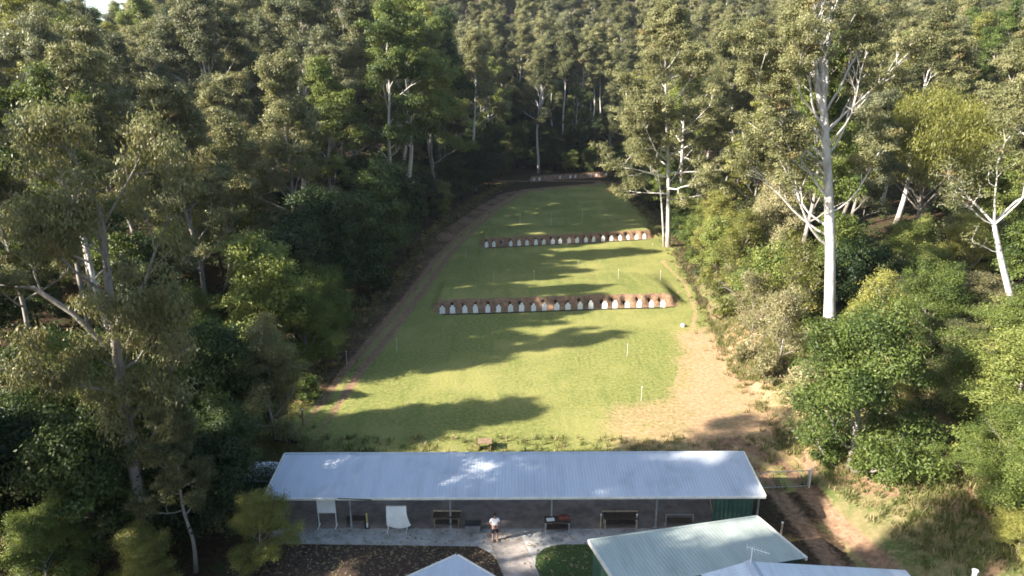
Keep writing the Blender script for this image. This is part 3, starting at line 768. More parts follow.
# colours: R lawn, G tan dirt, B red dirt, A shade painted into the pits ; second: R dry-grass bank
Gt = np.clip(np.maximum.reduce([tanm, rrut * lawn, worn, rut * (.3 - .1 * sstep(60, 110, GY)), worn3 * .4]), 0, 1)
Rd = np.clip(np.maximum.reduce([soil, rut * .95, roadm * (.30 + .7 * np.exp(-((np.abs(road - 1.0)) / .5) ** 2)), (1 - sstep(1.2, 3.6, np.hypot(GX - GUL[0], (GY - GUL[1]) * .6) + nz)) * .8, (.7 + .3 * sstep(85, 120, GY)) * sstep(-6, -3.5, GX - TX) * (1 - sstep(-1.6, -.2, GX - TX)) * (GY > 50) * (GY < 186) * (.55 + .25 * nz), worn3, .46 * tw * sstep(52, 64, GY), .85 * bankR * sstep(.05, .4, nz)]), 0, 1)
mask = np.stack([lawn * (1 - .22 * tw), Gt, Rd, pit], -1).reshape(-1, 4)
GZ = GZ - .07 * rut - .06 * np.exp(-((np.abs(road - .9)) / .4) ** 2) * roadm
V = np.stack([GX, GY, GZ], -1).reshape(-1, 3)
nyy, nxx = GX.shape
ii = (np.arange(nyy - 1)[:, None] * nxx + np.arange(nxx - 1)[None, :]).ravel()
Q = np.stack([ii, ii + 1, ii + nxx + 1, ii + nxx], 1)

def ground_mat():
    m, nt, out = mat('ground')
    P = worldpos(nt)
    a = N(nt, 'ShaderNodeAttribute'); a.attribute_name = 'mask'
    sp = N(nt, 'ShaderNodeSeparateColor'); nt.links.new(a.outputs['Color'], sp.inputs[0])
    b = N(nt, 'ShaderNodeAttribute'); b.attribute_name = 'bank'
    fine = noise(nt, 3.2, 5, .7, P); med = noise(nt, .55, 4, .65, P); big = noise(nt, .12, 3, .55, P); grit = noise(nt, 14, 3, .7, P)
    def brk(s, amt=.55, w=.16):
        v = math_(nt, 'ADD', s, math_(nt, 'MULTIPLY', math_(nt, 'SUBTRACT', math_(nt, 'ADD', math_(nt, 'MULTIPLY', fine, .6), math_(nt, 'MULTIPLY', med, .4)), .5), amt * 1.6))
        return ramp(nt, v, .5 - w, .5 + w)
    # forest floor and litter
    litter = mixc(nt, ramp(nt, fine, .35, .65), (.030, .022, .014), (.085, .055, .032))
    litter = mixc(nt, ramp(nt, med, .5, .7), litter, (.045, .055, .02))
    # dry grassy bank
    bank = mixc(nt, ramp(nt, med, .38, .62), (.19, .16, .075), (.085, .115, .03))
    bank = mixc(nt, ramp(nt, fine, .45, .7), bank, (.25, .20, .105))
    base = mixc(nt, brk(b.outputs['Fac']), litter, bank)
    # lawn
    l1 = mixc(nt, ramp(nt, fine, .3, .7), (.12, .142, .038), (.27, .263, .085))
    l1 = mixc(nt, math_(nt, 'MULTIPLY', ramp(nt, big, .42, .66), .65), l1, (.30, .28, .095))
    l1 = mixc(nt, math_(nt, 'MULTIPLY', ramp(nt, med, .55, .78), .45), l1, (.28, .235, .11))
    l1 = mixc(nt, math_(nt, 'MULTIPLY', ramp(nt, grit, .5, .75), .35), l1, (.06, .085, .022))
    mp = N(nt, 'ShaderNodeMapping'); mp.inputs['Scale'].default_value = (.9, .16, 1); nt.links.new(P, mp.inputs[0])
    streak = noise(nt, .8, 4, .7, mp.outputs[0]); weed = noise(nt, 1.7, 5, .75, P)
    l1 = mixc(nt, math_(nt, 'MULTIPLY', ramp(nt, streak, .5, .7), .4), l1, (.10, .145, .035))
    l1 = mixc(nt, math_(nt, 'MULTIPLY', ramp(nt, weed, .6, .72), .55), l1, (.27, .22, .12))
    base = mixc(nt, brk(sp.outputs[0], .4), base, l1)
    tan = mixc(nt, ramp(nt, fine, .3, .72), (.33, .19, .10), (.49, .335, .205))
    tan = mixc(nt, ramp(nt, med, .52, .72), tan, (.24, .21, .09))
    base = mixc(nt, math_(nt, 'MULTIPLY', brk(sp.outputs[1], 1.05, .34), .9), base, tan)
    red = mixc(nt, ramp(nt, fine, .3, .7), (.145, .088, .056), (.32, .20, .12))
    red = mixc(nt, ramp(nt, grit, .55, .75), red, (.40, .285, .20))
    base = mixc(nt, brk(sp.outputs[2], .5, .22), base, red)
    base = mixc(nt, ramp(nt, a.outputs['Alpha'], .25, .6), base, (.022, .015, .012))  # pit hollows coloured near black, their shade put into the soil colour
    h = math_(nt, 'ADD', fine, math_(nt, 'MULTIPLY', grit, .5))
    principled(nt, out, base, .95, 0, .08, h, .55, .12)
    return m
GM = ground_mat()
attr_bank = bankR.reshape(-1)
soilf = (soil.reshape(-1) > .45); trf = ((tr < 1.45) & (GY > 42) & (GY < 189)).reshape(-1)
lawnf = lawn.reshape(-1) > .5; roadf = (roadm.reshape(-1) > .5)
cls = np.zeros(len(Q), int)
cls[lawnf[Q].sum(1) >= 2] = 1
cls[(trf[Q].sum(1) >= 2)] = 2
cls[(roadf[Q].sum(1) >= 2)] = 3
cls[(soilf[Q].sum(1) >= 2)] = 4
nm = ['terrain', 'lawn', 'dirt_track', 'red_dirt_road', 'earth_bank']
yc = V[Q[:, 0], 1]
for c in range(5):
    sets = [(cls == c)]
    if c == 4:
        mids = [row_line(k)[0][1] for k in (1, 2, 3)]
        near_row = np.argmin(np.abs(yc[:, None] - np.array(mids)[None, :]), 1)
        sets = [(cls == 4) & (near_row == k) for k in range(3)]
    for sel in sets:
        q = Q[sel]
        if not len(q): continue
        u, inv = np.unique(q, return_inverse=True)
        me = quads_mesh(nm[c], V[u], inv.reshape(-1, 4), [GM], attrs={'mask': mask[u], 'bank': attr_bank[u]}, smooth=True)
        tag(link(bpy.data.objects.new(nm[c], me)), kind='structure')

# ------------------------------------------------------------------ things people made
class MB:
    def __init__(s): s.V = []; s.F = []
    def _add(s, vs, fs):
        n = len(s.V); s.V += [tuple(v) for v in vs]; s.F += [tuple(i + n for i in f) for f in fs]; return s
    def box(s, c, size, rx=0, ry=0, rz=0, bev=0.0):
        hx, hy, hz = (v / 2 for v in size)
        Mx = Matrix.Rotation(rz, 3, 'Z') @ Matrix.Rotation(ry, 3, 'Y') @ Matrix.Rotation(rx, 3, 'X'); c = Vector(c)
        b = min(bev, hx * .4, hy * .4, hz * .4)
        if b <= 0:
            vs = [c + Mx @ Vector((x, y, z)) for z in (-hz, hz) for x, y in ((-hx, -hy), (hx, -hy), (hx, hy), (-hx, hy))]
            return s._add(vs, [(3, 2, 1, 0), (4, 5, 6, 7), (0, 1, 5, 4), (1, 2, 6, 5), (2, 3, 7, 6), (3, 0, 4, 7)])
        lay = []
        for z, i in ((-hz, b), (-hz + b, 0), (hz - b, 0), (hz, b)):
            lay.append([(x * (hx - i), y * (hy - i), z) for x, y in ((-1, -1), (1, -1), (1, 1), (-1, 1))])
        vs = [c + Mx @ Vector(v) for l in lay for v in l]; fs = [(3, 2, 1, 0), (12, 13, 14, 15)]
        for k in range(3):
            for j in range(4): fs.append((4 * k + j, 4 * k + (j + 1) % 4, 4 * k + 4 + (j + 1) % 4, 4 * k + 4 + j))
        return s._add(vs, fs)
    def bar(s, a, b, r, sides=8, r2=None):
        a, b = Vector(a), Vector(b); d = (b - a).normalized(); r2 = r if r2 is None else r2
        u = d.cross(Vector((0, 0, 1)) if abs(d.z) < .9 else Vector((1, 0, 0))).normalized(); v = d.cross(u)
        vs = []
        for p, q in ((a, r), (b, r2)):
            for i in range(sides):
                t = 2 * PI * i / sides; vs.append(p + (u * math.cos(t) + v * math.sin(t)) * q)
        fs = [(i, (i + 1) % sides, sides + (i + 1) % sides, sides + i) for i in range(sides)]
        fs += [tuple(range(sides))[::-1], tuple(range(sides, 2 * sides))]
        return s._add(vs, fs)
    def prism(s, poly, a, b, f):      # poly of (u, v), extruded between a and b, f maps (u, v, w) to a point
        n = len(poly); vs = [f(u, v, a) for u, v in poly] + [f(u, v, b) for u, v in poly]
        fs = [tuple(range(n))[::-1], tuple(range(n, 2 * n))] + [(i, (i + 1) % n, n + (i + 1) % n, n + i) for i in range(n)]
        return s._add(vs, fs)
    def build(s, name, m, parent=None, smooth=False):
        me = bpy.data.meshes.new(name); me.from_pydata(s.V, [], s.F); me.materials.append(m)
        me.update()
        import bmesh
        bm = bmesh.new(); bm.from_mesh(me); bmesh.ops.recalc_face_normals(bm, faces=bm.faces); bm.to_mesh(me); bm.free()
        if smooth: me.polygons.foreach_set('use_smooth', [True] * len(me.polygons))
        return link(bpy.data.objects.new(name, me), parent)
def V_(*a): return Vector(a)

M['conc'] = simple('concrete', (.37, .36, .34), .9, var=.22, scale=1.3)
M['path'] = simple('path_concrete', (.29, .255, .23), .9, var=.25, scale=1.7)
M['floor'] = simple('shed_floor', (.25, .20, .17), .9, var=.3, scale=1.1)
M['steel'] = simple('galvanised_steel', (.42, .44, .46), .45, .6, var=.2)
M['green_steel'] = simple('green_steel', (.055, .115, .085), .5, 0, var=.2, scale=1.0)
M['cream'] = simple('cream_trim', (.62, .60, .54), .6, var=.12)
M['white'] = simple('white_paint', (.80, .80, .78), .55, var=.07, scale=2)
M['timber'] = simple('timber', (.24, .165, .10), .8, var=.35, scale=6)
M['dark_timber'] = simple('dark_timber', (.065, .048, .036), .8, var=.35, scale=6)
M['pale_timber'] = simple('pale_timber', (.45, .36, .24), .75, var=.25, scale=6)
M['black'] = simple('black_plastic', (.022, .024, .028), .5, var=.3)
M['grey'] = simple('grey_paint', (.17, .175, .18), .6, var=.2)
M['teal'] = simple('teal_plastic', (.05, .20, .22), .5, var=.15)
M['red_item'] = simple('maroon_cloth', (.18, .05, .04), .8, var=.3, scale=8)
M['yellow'] = simple('yellow_paint', (.50, .42, .14), .6, var=.15)
M['rock'] = simple('pale_rock', (.58, .54, .48), .9, var=.2, scale=4)

def roof_mat(name, col, stain, metal=.55, rough=.42):
    m, nt, out = mat(name)
    tc = objcoord(nt); mp = N(nt, 'ShaderNodeMapping'); mp.inputs['Scale'].default_value = (1.6, .18, 1)
    nt.links.new(tc, mp.inputs[0])
    n = noise(nt, 1.0, 5, .65, mp.outputs[0]); n2 = noise(nt, .5, 3, .6, tc); n3 = noise(nt, 9, 3, .6, tc)
    c = mixc(nt, ramp(nt, n, .40, .72), col, stain)
    c = mixc(nt, math_(nt, 'MULTIPLY', ramp(nt, n2, .5, .75), .5), c, [v * .72 for v in stain])
    r = math_(nt, 'ADD', rough - .08, math_(nt, 'MULTIPLY', n3, .22))
    principled(nt, out, c, r, metal, .4, n3, .08, .02)
    return m
M['zinc'] = roof_mat('zinc_roof', (.50, .535, .59), (.43, .46, .51), .25, .5)
M['palegreen'] = roof_mat('pale_green_roof', (.42, .47, .43), (.35, .39, .355), .25, .5)
M['white_roof'] = roof_mat('white_roof', (.66, .70, .74), (.55, .58, .60), .25, .45)

def corrugated(name, o, ux, uy, w, d, m, parent, pitch=.19, amp=.007, th=.02):
    """ribbed roof sheet: o corner, ux unit along the ribs' spacing, uy unit down the ribs"""
    ux, uy = Vector(ux).normalized(), Vector(uy).normalized(); n = ux.cross(uy).normalized()
    if n.z < 0: n = -n
    us, hs = [], []
    k = int(round(w / pitch)); p = w / k
    for i in range(k):
        for f, h in ((0, 0), (.55, 0), (.68, 1), (.86, 1)): us.append((i + f) * p); hs.append(h * amp)
    us.append(w); hs.append(0)
    vs, fs = [], []
    for u, h in zip(us, hs):
        for v in (0, d): 
            vs.append(Vector(o) + ux * u + uy * v + n * h)
        for v in (0, d): vs.append(Vector(o) + ux * u + uy * v + n * (h - th))
    for i in range(len(us) - 1):
        a, b = 4 * i, 4 * i + 4
        fs += [(a, a + 1, b + 1, b), (a + 2, b + 2, b + 3, a + 3), (a, b, b + 2, a + 2), (a + 1, a + 3, b + 3, b + 1)]
    e = 4 * (len(us) - 1)
    fs += [(0, 2, 3, 1), (e, e + 1, e + 3, e + 2)]
    mb = MB(); mb._add(vs, fs); return mb.build(name, m, parent)

# ---- paving in front of the shed
def sheet(name, pts, z, th, m):
    mb = MB(); mb.prism(pts, z - th, z, lambda u, v, w_: (u, v, w_)); return tag(mb.build(name, m), kind='structure')
def G2(px, py, h=0): return unproj(px, py, h)[:2]
yF = 35.05
apron = [(-14.2, yF), (-14.2, 33.75), (-2.6, 33.75)]
cL = [G2(p, q) for p, q in ((478, 547), (490, 553), (500, 562), (507, 576), (516, 620))]
cR = [G2(p, q) for p, q in ((556, 620), (541, 580), (535, 568), (536, 557), (544, 549), (560, 545))]
sheet('concrete_path', [(-14.2, 35.03), (-14.2, 33.72)] + cL + cR + [(13.6, 33.8), (13.6, 35.03)], .05, .4, M['conc'])
sheet('walkway', [G2(485, 533), G2(504, 577), G2(512, 620), G2(550, 620), G2(540, 577), G2(519, 533)], .062, .05, M['path'])
M['mulch'] = simple('mulch', (.060, .038, .026), .95, var=.5, scale=5)
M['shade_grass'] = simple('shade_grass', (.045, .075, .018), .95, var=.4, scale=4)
sheet('garden_bed', [(-15.5, 33.7), (-15.5, 24), (-.2, 24)] + [(x - .02, y) for x, y in cL[::-1]], .03, .3, M['mulch'])
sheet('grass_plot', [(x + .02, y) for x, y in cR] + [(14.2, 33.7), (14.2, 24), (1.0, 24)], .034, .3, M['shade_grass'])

# ---- the long shooting shed
shed = empty('shooting_shed', (0, 35, 0), 0, 'long open fronted shed with pale blue-grey corrugated roof facing the target range', 'shed')
def sp(x, y, z): return V_(x, y - 35, z)
f0, f1 = sp(-14.1, 34.42, 2.54), sp(14.45, 34.62, 2.54)
ux = (f1 - f0).normalized(); back = V_(-.007, 3.95, .50)
rf = corrugated('roof', f0 + back, ux, -back, 28.55, back.length, M['zinc'], shed)
mb = MB(); mb.box((f0 + f1) / 2 + V_(0, -.06, -.06), (28.65, .12, .13), rz=math.atan2(ux.y, ux.x), bev=.01); mb.build('gutter', M['cream'], rf)
for e, nm_ in ((f0 - ux * .06, 'barge'), (f1 + ux * .06, 'barge')):
    mb = MB(); a, b = e, e + back; n = 4
    mb.box((a + b) / 2 + V_(0, 0, -.04), (.09, back.length + .1, .2), rx=math.atan2(back.z, back.y)); mb.build('barge_board', M['cream'], rf)
mb = MB(); mb.box(f0 + back + ux * 14.27 + V_(0, .05, .02), (28.65, .16, .05), rz=math.atan2(ux.y, ux.x)); mb.build('ridge_flashing', M['zinc'], rf)
mb = MB(); mb.box(sp(0, 36.8, -.11), (28.0, 3.55, .36)); mb.build('floor_slab', M['floor'], shed)
for i, px in enumerate((277, 351, 450.5, 551.5, 656, 757)):
    x = (px - CX) / FPX * 40.6
    mb = MB(); mb.box(sp(x, 35.12, 1.27), (.09, .09, 2.4)); mb.box(sp(x, 35.12, .08), (.2, .2, .025)); mb.build('post', M['steel'], shed)
for i in range(22):
    x = -13.9 + i * 1.325
    mb = MB(); mb.box(sp(x, 38.2, 1.5), (.09, .09, 2.86)); mb.build('rear_post', M['grey'], shed)
mb = MB(); mb.box(sp(0, 38.2, 2.9), (28.0, .07, .12)); mb.box(sp(0, 35.12, 2.5), (28.2, .07, .14))
for i in range(12): mb.box(sp(-13.9 + i * 2.53, 36.66, 2.72), (.06, 3.0, .08), rx=math.atan2(.5, 3.95))
mb.build('roof_frame', M['grey'], shed)
def ribbed_wall(name, a, b, z0, z1a, z1b, m, parent, pitch=.25):
    a, b = Vector(a), Vector(b); u = (b - a); L_ = u.length; u.normalize(); n = V_(-u.y, u.x, 0)
    us, hs = [], []
    k = int(round(L_ / pitch)); p = L_ / k
    for i in range(k):
        for f, h in ((0, 0), (.5, 0), (.62, 1), (.88, 1)): us.append((i + f) * p); hs.append(h * .035)
    us.append(L_); hs.append(0)
    vs = []
    for q, h in zip(us, hs):
        c = a + u * q + n * h; zt = z1a + (z1b - z1a) * q / L_
        vs += [(c.x, c.y, z0), (c.x, c.y, zt), (c.x - n.x * (h + .05), c.y - n.y * (h + .05), z0), (c.x - n.x * (h + .05), c.y - n.y * (h + .05), zt)]
    fs = []
    for i in range(len(us) - 1):
        a_, b_ = 4 * i, 4 * i + 4
        fs += [(a_, b_, b_ + 1, a_ + 1), (a_ + 2, a_ + 3, b_ + 3, b_ + 2), (a_ + 1, b_ + 1, b_ + 3, a_ + 3), (a_, a_ + 2, b_ + 2, b_)]
    e = 4 * (len(us) - 1); fs += [(0, 1, 3, 2), (e, e + 2, e + 3, e + 1)]
    mb = MB(); mb._add(vs, fs); return mb.build(name, m, parent)
ribbed_wall('front_wall', sp(14.05, 35.12, 0), sp(11.75, 35.12, 0), .05, 2.5, 2.5, M['green_steel'], shed)
ribbed_wall('side_wall', sp(14.06, 38.15, 0), sp(14.06, 35.16, 0), .05, 2.93, 2.56, M['green_steel'], shed)
ribbed_wall('side_wall', sp(-13.95, 35.16, 0), sp(-13.95, 38.15, 0), .05, 2.56, 2.93, M['green_steel'], shed)
mb = MB(); mb.bar(sp(-9.9, 34.3, 2.58), sp(-8.0, 34.26, 2.5), .025); mb.build('downpipe', M['black'], rf)

# small white lean-to at its left end
lt = empty('lean_to', (-15.35, 37.6, 0), 0, 'small white roofed lean-to against the left end of the long shed', 'lean-to')
corrugated('roof', (-.95, .95, 2.4), (1, 0, 0), (0, -1, -.12), 1.9, 1.9, M['white_roof'], lt)
mb = MB(); mb.box((0, 0, 1.05), (1.7, 1.6, 2.1)); mb.build('wall', M['green_steel'], lt)

# ---- pale green roofed shed in front, turned a little
A = V_(*unproj(590, 541, 2.6)); B = V_(*unproj(757, 517, 2.6))
ux = (B - A).normalized(); uy = V_(ux.y, -ux.x, 0)
W = (B - A).length; D = 4.25; up = .135
gs = empty('green_shed', (A.x, A.y, 0), 0, 'pale green roofed shed in front of the right half of the long shed', 'shed')
o = V_(0, 0, 2.6)
slope = (uy + V_(0, 0, up)).normalized()
rf = corrugated('roof', o, ux, slope, W, D, M['palegreen'], gs, .2)
ins = .18
p = [ux * ins + uy * ins, ux * (W - ins) + uy * ins, ux * (W - ins) + uy * (D - .4), ux * ins + uy * (D - .4)]
hts = [2.6 + up * ins - .05, 2.6 + up * ins - .05, 2.6 + up * (D - .4) - .05, 2.6 + up * (D - .4) - .05]
for i in range(4):
    j = (i + 1) % 4
    ribbed_wall('wall', p[j], p[i], -.3, hts[j], hts[i], M['green_steel'], gs)
for s_ in (-.05, W + .05):
    a = o + ux * s_; b = a + slope * D
    mb = MB(); mb.prism([(-.05, .04), (.05, .04), (.05, -.16), (-.05, -.16)], 0, D, lambda u, v, w_: a + ux * u + V_(0, 0, 1) * v + slope * w_); mb.build('barge_board', M['cream'], rf)
mb = MB(); mb.prism([(-.12, .03), (-.005, .03), (-.005, -.1), (-.12, -.1)], -.1, W + .1, lambda u, v, w_: o + uy * u + V_(0, 0, v) + ux * w_); mb.build('gutter', M['palegreen'], rf)

# ---- white roofed shed, bottom right, gable end towards the range
R0 = V_(*unproj(750, 561.5, 3.85)); RR = V_(*unproj(903, 570, 2.55))
ws = empty('white_roofed_shed', (R0.x, R0.y, 0), 0, 'white ribbed gable roof at the bottom edge carrying the aerial', 'shed')
e_r = V_(RR.x - R0.x, RR.y - R0.y, 2.55 - 3.85)
e_l = V_(-2.15, -.12, -.62)
dr = V_(.06, -1, 0)
corrugated('roof_slope', V_(.12, 0, 3.85), dr, e_r, 6, e_r.length, M['white_roof'], ws, .2)
corrugated('roof_slope', V_(-.12, 0, 3.85), dr, e_l, 6, e_l.length, M['white_roof'], ws, .2)
mb = MB(); mb.prism([(-.28, -.06), (0, .05), (.28, -.06), (.28, -.03), (0, .085), (-.28, -.03)], -.03, 6, lambda u, v, w_: V_(u, 0, 3.85 + v) + dr * w_); mb.build('ridge_cap', M['zinc'], ws)
mb = MB(); q = [(0, 3.7), (e_r.x - .25, 2.45), (e_r.x - .25, -.3), (-2.0, -.3), (-2.0, 3.12)]
mb.prism(q, .25, 5.7, lambda u, v, w_: V_(u, -w_ + (e_r.y * max(u, 0) / e_r.x), v)); mb.build('wall', M['cream'], ws)
# aerial
ae = empty('television_aerial', (R0.x - .02, R0.y - .15, 3.92), 0, 'thin television aerial on a short mast on the white gable roof', 'aerial')
mb = MB(); mb.bar((0, 0, -.1), (0, 0, .85), .018); mb.build('mast', M['white'], ae)
mb = MB(); mb.bar((-.25, .1, .78), (.75, -.2, .62), .012)
for k in range(6):
    t = k / 6; c = V_(-.2 + .9 * t, .085 - .27 * t, .77 - .15 * t); mb.bar(c + V_(-.07, -.24, 0) * (1 - .3 * t), c + V_(.07, .24, 0) * (1 - .3 * t), .007)
mb.build('antenna', M['white'], ae)

# ---- pale blue roof corner, bottom left of the path
P0 = V_(*unproj(457, 555, 3.0)); Rr = V_(*unproj(492.5, 576, 2.75)); Ll = V_(*unproj(410, 576, 2.75))
bs = empty('small_shed', (P0.x, P0.y, 0), 0, 'corner of a pale blue-grey shed roof at the bottom edge left of the path', 'shed')
ur = (Rr - P0); ur.normalize(); ul = (Ll - P0); ul.normalize()
rf = corrugated('roof', V_(0, 0, 3.0), ur, ul, 6.2, 5.6, M['zinc'], bs, .2)
for a, b, L_ in ((ur, ul, 6.2), (ul, ur, 5.6)):
    mb = MB(); mb.bar(V_(0, 0, 2.98) - b * .05, V_(0, 0, 2.98) - b * .05 + a * L_, .06); mb.build('edge_trim', M['cream'], rf)
c4 = [V_(0, 0, 0) + ur * .3 + ul * .3, ur * 5.9 + ul * .3, ur * 5.9 + ul * 5.3, ur * .3 + ul * 5.3]
mb = MB(); mb._add([V_(c.x, c.y, -.3) for c in c4] + [V_(c.x, c.y, 2.93 + c.z) for c in c4], [(0, 1, 2, 3), (4, 5, 6, 7), (0, 1, 5, 4), (1, 2, 6, 5), (2, 3, 7, 6), (3, 0, 4, 7)]); mb.build('wall', M['green_steel'], bs)

# ---- furniture in the shed
FZ = .07
def on_floor(px, py): x, y, _ = unproj(px, py, FZ); return V_(x, y, FZ)
def table(name, px, py, w, d, h, mtop, mleg, label, cat, rail=None, shelf=None):
    c = on_floor(px, py); t = empty(name, c, 0, label, cat)
    mb = MB(); mb.box((0, 0, h - .025), (w, d, .05), bev=.008); mb.build('top', mtop, t)
    for sx_ in (-1, 1):
        for sy_ in (-1, 1):
            mb = MB(); mb.box((sx_ * (w / 2 - .07), sy_ * (d / 2 - .07), (h - .052) / 2), (.07, .07, h - .052)); mb.build('leg', mleg, t)
    if rail:
        mb = MB(); mb.box((0, d / 2 + .03, h + .03), (w + .1, .05, .1)); mb.build('rail', rail, t)
    if shelf:
        mb = MB(); mb.box((0, 0, h * .35), (w - .2, d - .2, .05)); mb.build('shelf', shelf, t)
    return t
def board_stand(px, py, w, z0, h, tilt, sag, label):
    c = on_floor(px, py); t = empty('board_stand', c, 0, label, 'board stand')
    mb = MB(); k = 10
    vs, fs = [], []
    for j in range(k + 1):
        for i in range(k + 1):
            u, v = i / k, j / k
            x = (u - .5) * w + sag * .25 * u * (1 - v) ** 2; z = z0 + h * v - sag * (.30 * math.sin(PI * u * .8) * (1 - v) ** 2) + sag * .18 * u * (1 - v)
            vs.append((x, -.045 + tilt * (1 - v) - sag * .3 * math.sin(PI * (1 - v)) * .3, z))
    n = len(vs); vs += [(x, y + .025, z) for x, y, z in vs]
    for j in range(k):
        for i in range(k):
            a = j * (k + 1) + i; fs += [(a, a + 1, a + k + 2, a + k + 1), (a + n, a + n + k + 1, a + n + k + 2, a + n + 1)]
    rim = [i for i in range(k + 1)] + [j * (k + 1) + k for j in range(1, k + 1)] + [k * (k + 1) + i for i in range(k - 1, -1, -1)] + [j * (k + 1) for j in range(k - 1, 0, -1)]
    for a, b in zip(rim, rim[1:] + rim[:1]): fs.append((a, a + n, b + n, b))
    mb._add(vs, fs); mb.build('board', M['white'], t)
    for s_ in (-1, 1):
        mb = MB(); mb.bar((s_ * (w / 2 - .03), .02, 0), (s_ * (w / 2 - .03), .02, z0 + h), .028); mb.bar((s_ * (w / 2 - .03), -.3, .03), (s_ * (w / 2 - .03), .3, .03), .028); mb.build('leg', M['white'], t)
    mb = MB(); mb.bar((-w / 2, .02, z0 + h), (w / 2, .02, z0 + h), .022); mb.build('top_rail', M['steel'], t)
    return t
board_stand(328, 526.5, 1.08, .95, .95, 0, 0, 'white board on two legs under the left end of the shed roof')
board_stand(397.5, 530.5, 1.15, .45, 1.2, -.12, 1, 'white board with a curling lower corner, right of the flat white board')
table('bench', 357, 525, 1.15, .45, .5, M['dark_timber'], M['dark_timber'], 'low dark bench between the two white boards', 'bench')
mp = empty('marker_post', on_floor(367.5, 527.5), 0, 'short yellow and white marker post right of the low dark bench', 'post')
mb = MB(); mb.bar((0, 0, .02), (0, 0, .34), .055); mb.build('white_band', M['white'], mp)
mb = MB(); mb.bar((0, 0, .34), (0, 0, .95), .05); mb.build('yellow_band', M['yellow'], mp)
mb = MB(); mb.box((0, 0, .012), (.26, .26, .024)); mb.build('base', M['black'], mp)
table('shooting_bench', 447, 526, 1.55, .6, .78, M['dark_timber'], M['timber'], 'dark bench with a pale front rail behind the second post', 'table', rail=M['pale_timber'], shelf=M['dark_timber'])
bx = empty('storage_box', on_floor(473, 531), 0, 'dark grey storage box on the slab left of the man', 'box')
mb = MB(); mb.box((0, 0, .26), (.88, .5, .5), bev=.02); mb.build('body', M['grey'], bx)
mb = MB(); mb.box((0, 0, .545), (.94, .56, .065), bev=.015); mb.build('lid', M['black'], bx)
tb = table('shooting_bench', 557, 531, 1.5, .65, .80, M['dark_timber'], M['steel'], 'dark table with papers and a maroon bag right of the path', 'table', shelf=M['dark_timber'])
c = tb.location
pb = MB(); pb.box((0, 0, .012), (.46, .3, .02), rz=.15); pb = pb.build('paper_pad', M['white']); pb.location = c + V_(-.4, -.05, .805); tag(pb, 'white paper pad lying on the dark table by the path', 'paper')
bagE = empty('bag', c + V_(.38, 0, .802), .1, 'maroon bag on the right end of the dark table by the path', 'bag')
mb = MB(); mb.box((0, 0, .12), (.6, .34, .24), bev=.07); mb.build('body', M['red_item'], bagE)
mb = MB(); mb.bar((-.16, 0, .24), (-.10, 0, .33), .015); mb.bar((-.10, 0, .33), (.10, 0, .33), .015); mb.bar((.10, 0, .33), (.16, 0, .24), .015); mb.build('handle', M['black'], bagE)
table('shooting_bench', 620, 526, 2.0, .7, .72, M['dark_timber'], M['pale_timber'], 'long dark bench with a light brown rail left of the fourth post', 'table', rail=M['pale_timber'], shelf=M['dark_timber'])
for px, ds in ((600.5, 'white marker peg at the left end of the long dark bench'), (636.3, 'white marker peg at the right end of the long dark bench')):
    g = empty('marker_peg', on_floor(px, 528.5), 0, ds, 'post', 'white marker pegs')
    mb = MB(); mb.bar((0, 0, 0), (0, 0, .9), .045); mb.build('peg', M['pale_timber'], g)
    mb = MB(); mb.bar((0, 0, .9), (0, 0, .98), .055); mb.build('cap', M['white'], g)
fr = empty('frame_table', on_floor(679, 527), 0, 'low steel pipe frame between the long dark bench and the green wall', 'frame')
for s_ in (-1, 1):
    mb = MB(); mb.bar((s_ * .8, 0, 0), (s_ * .8, 0, .85), .03); mb.bar((s_ * .8, -.3, .03), (s_ * .8, .3, .03), .03); mb.build('leg', M['steel'], fr)
mb = MB(); mb.bar((-.8, 0, .85), (.8, 0, .85), .03); mb.build('top_rail', M['steel'], fr)
mb = MB(); mb.box((0, .05, .42), (1.5, .5, .04)); mb.build('shelf', M['dark_timber'], fr)
a = on_floor(714, 521); pl = MB(); pl.bar((0, 0, 0), (-.55, -.1, 2.2), .035); pl = pl.build('leaning_pole', M['pale_timber']); pl.location = a; tag(pl, 'thin pale pole leaning left beside the green corrugated wall', 'pole')

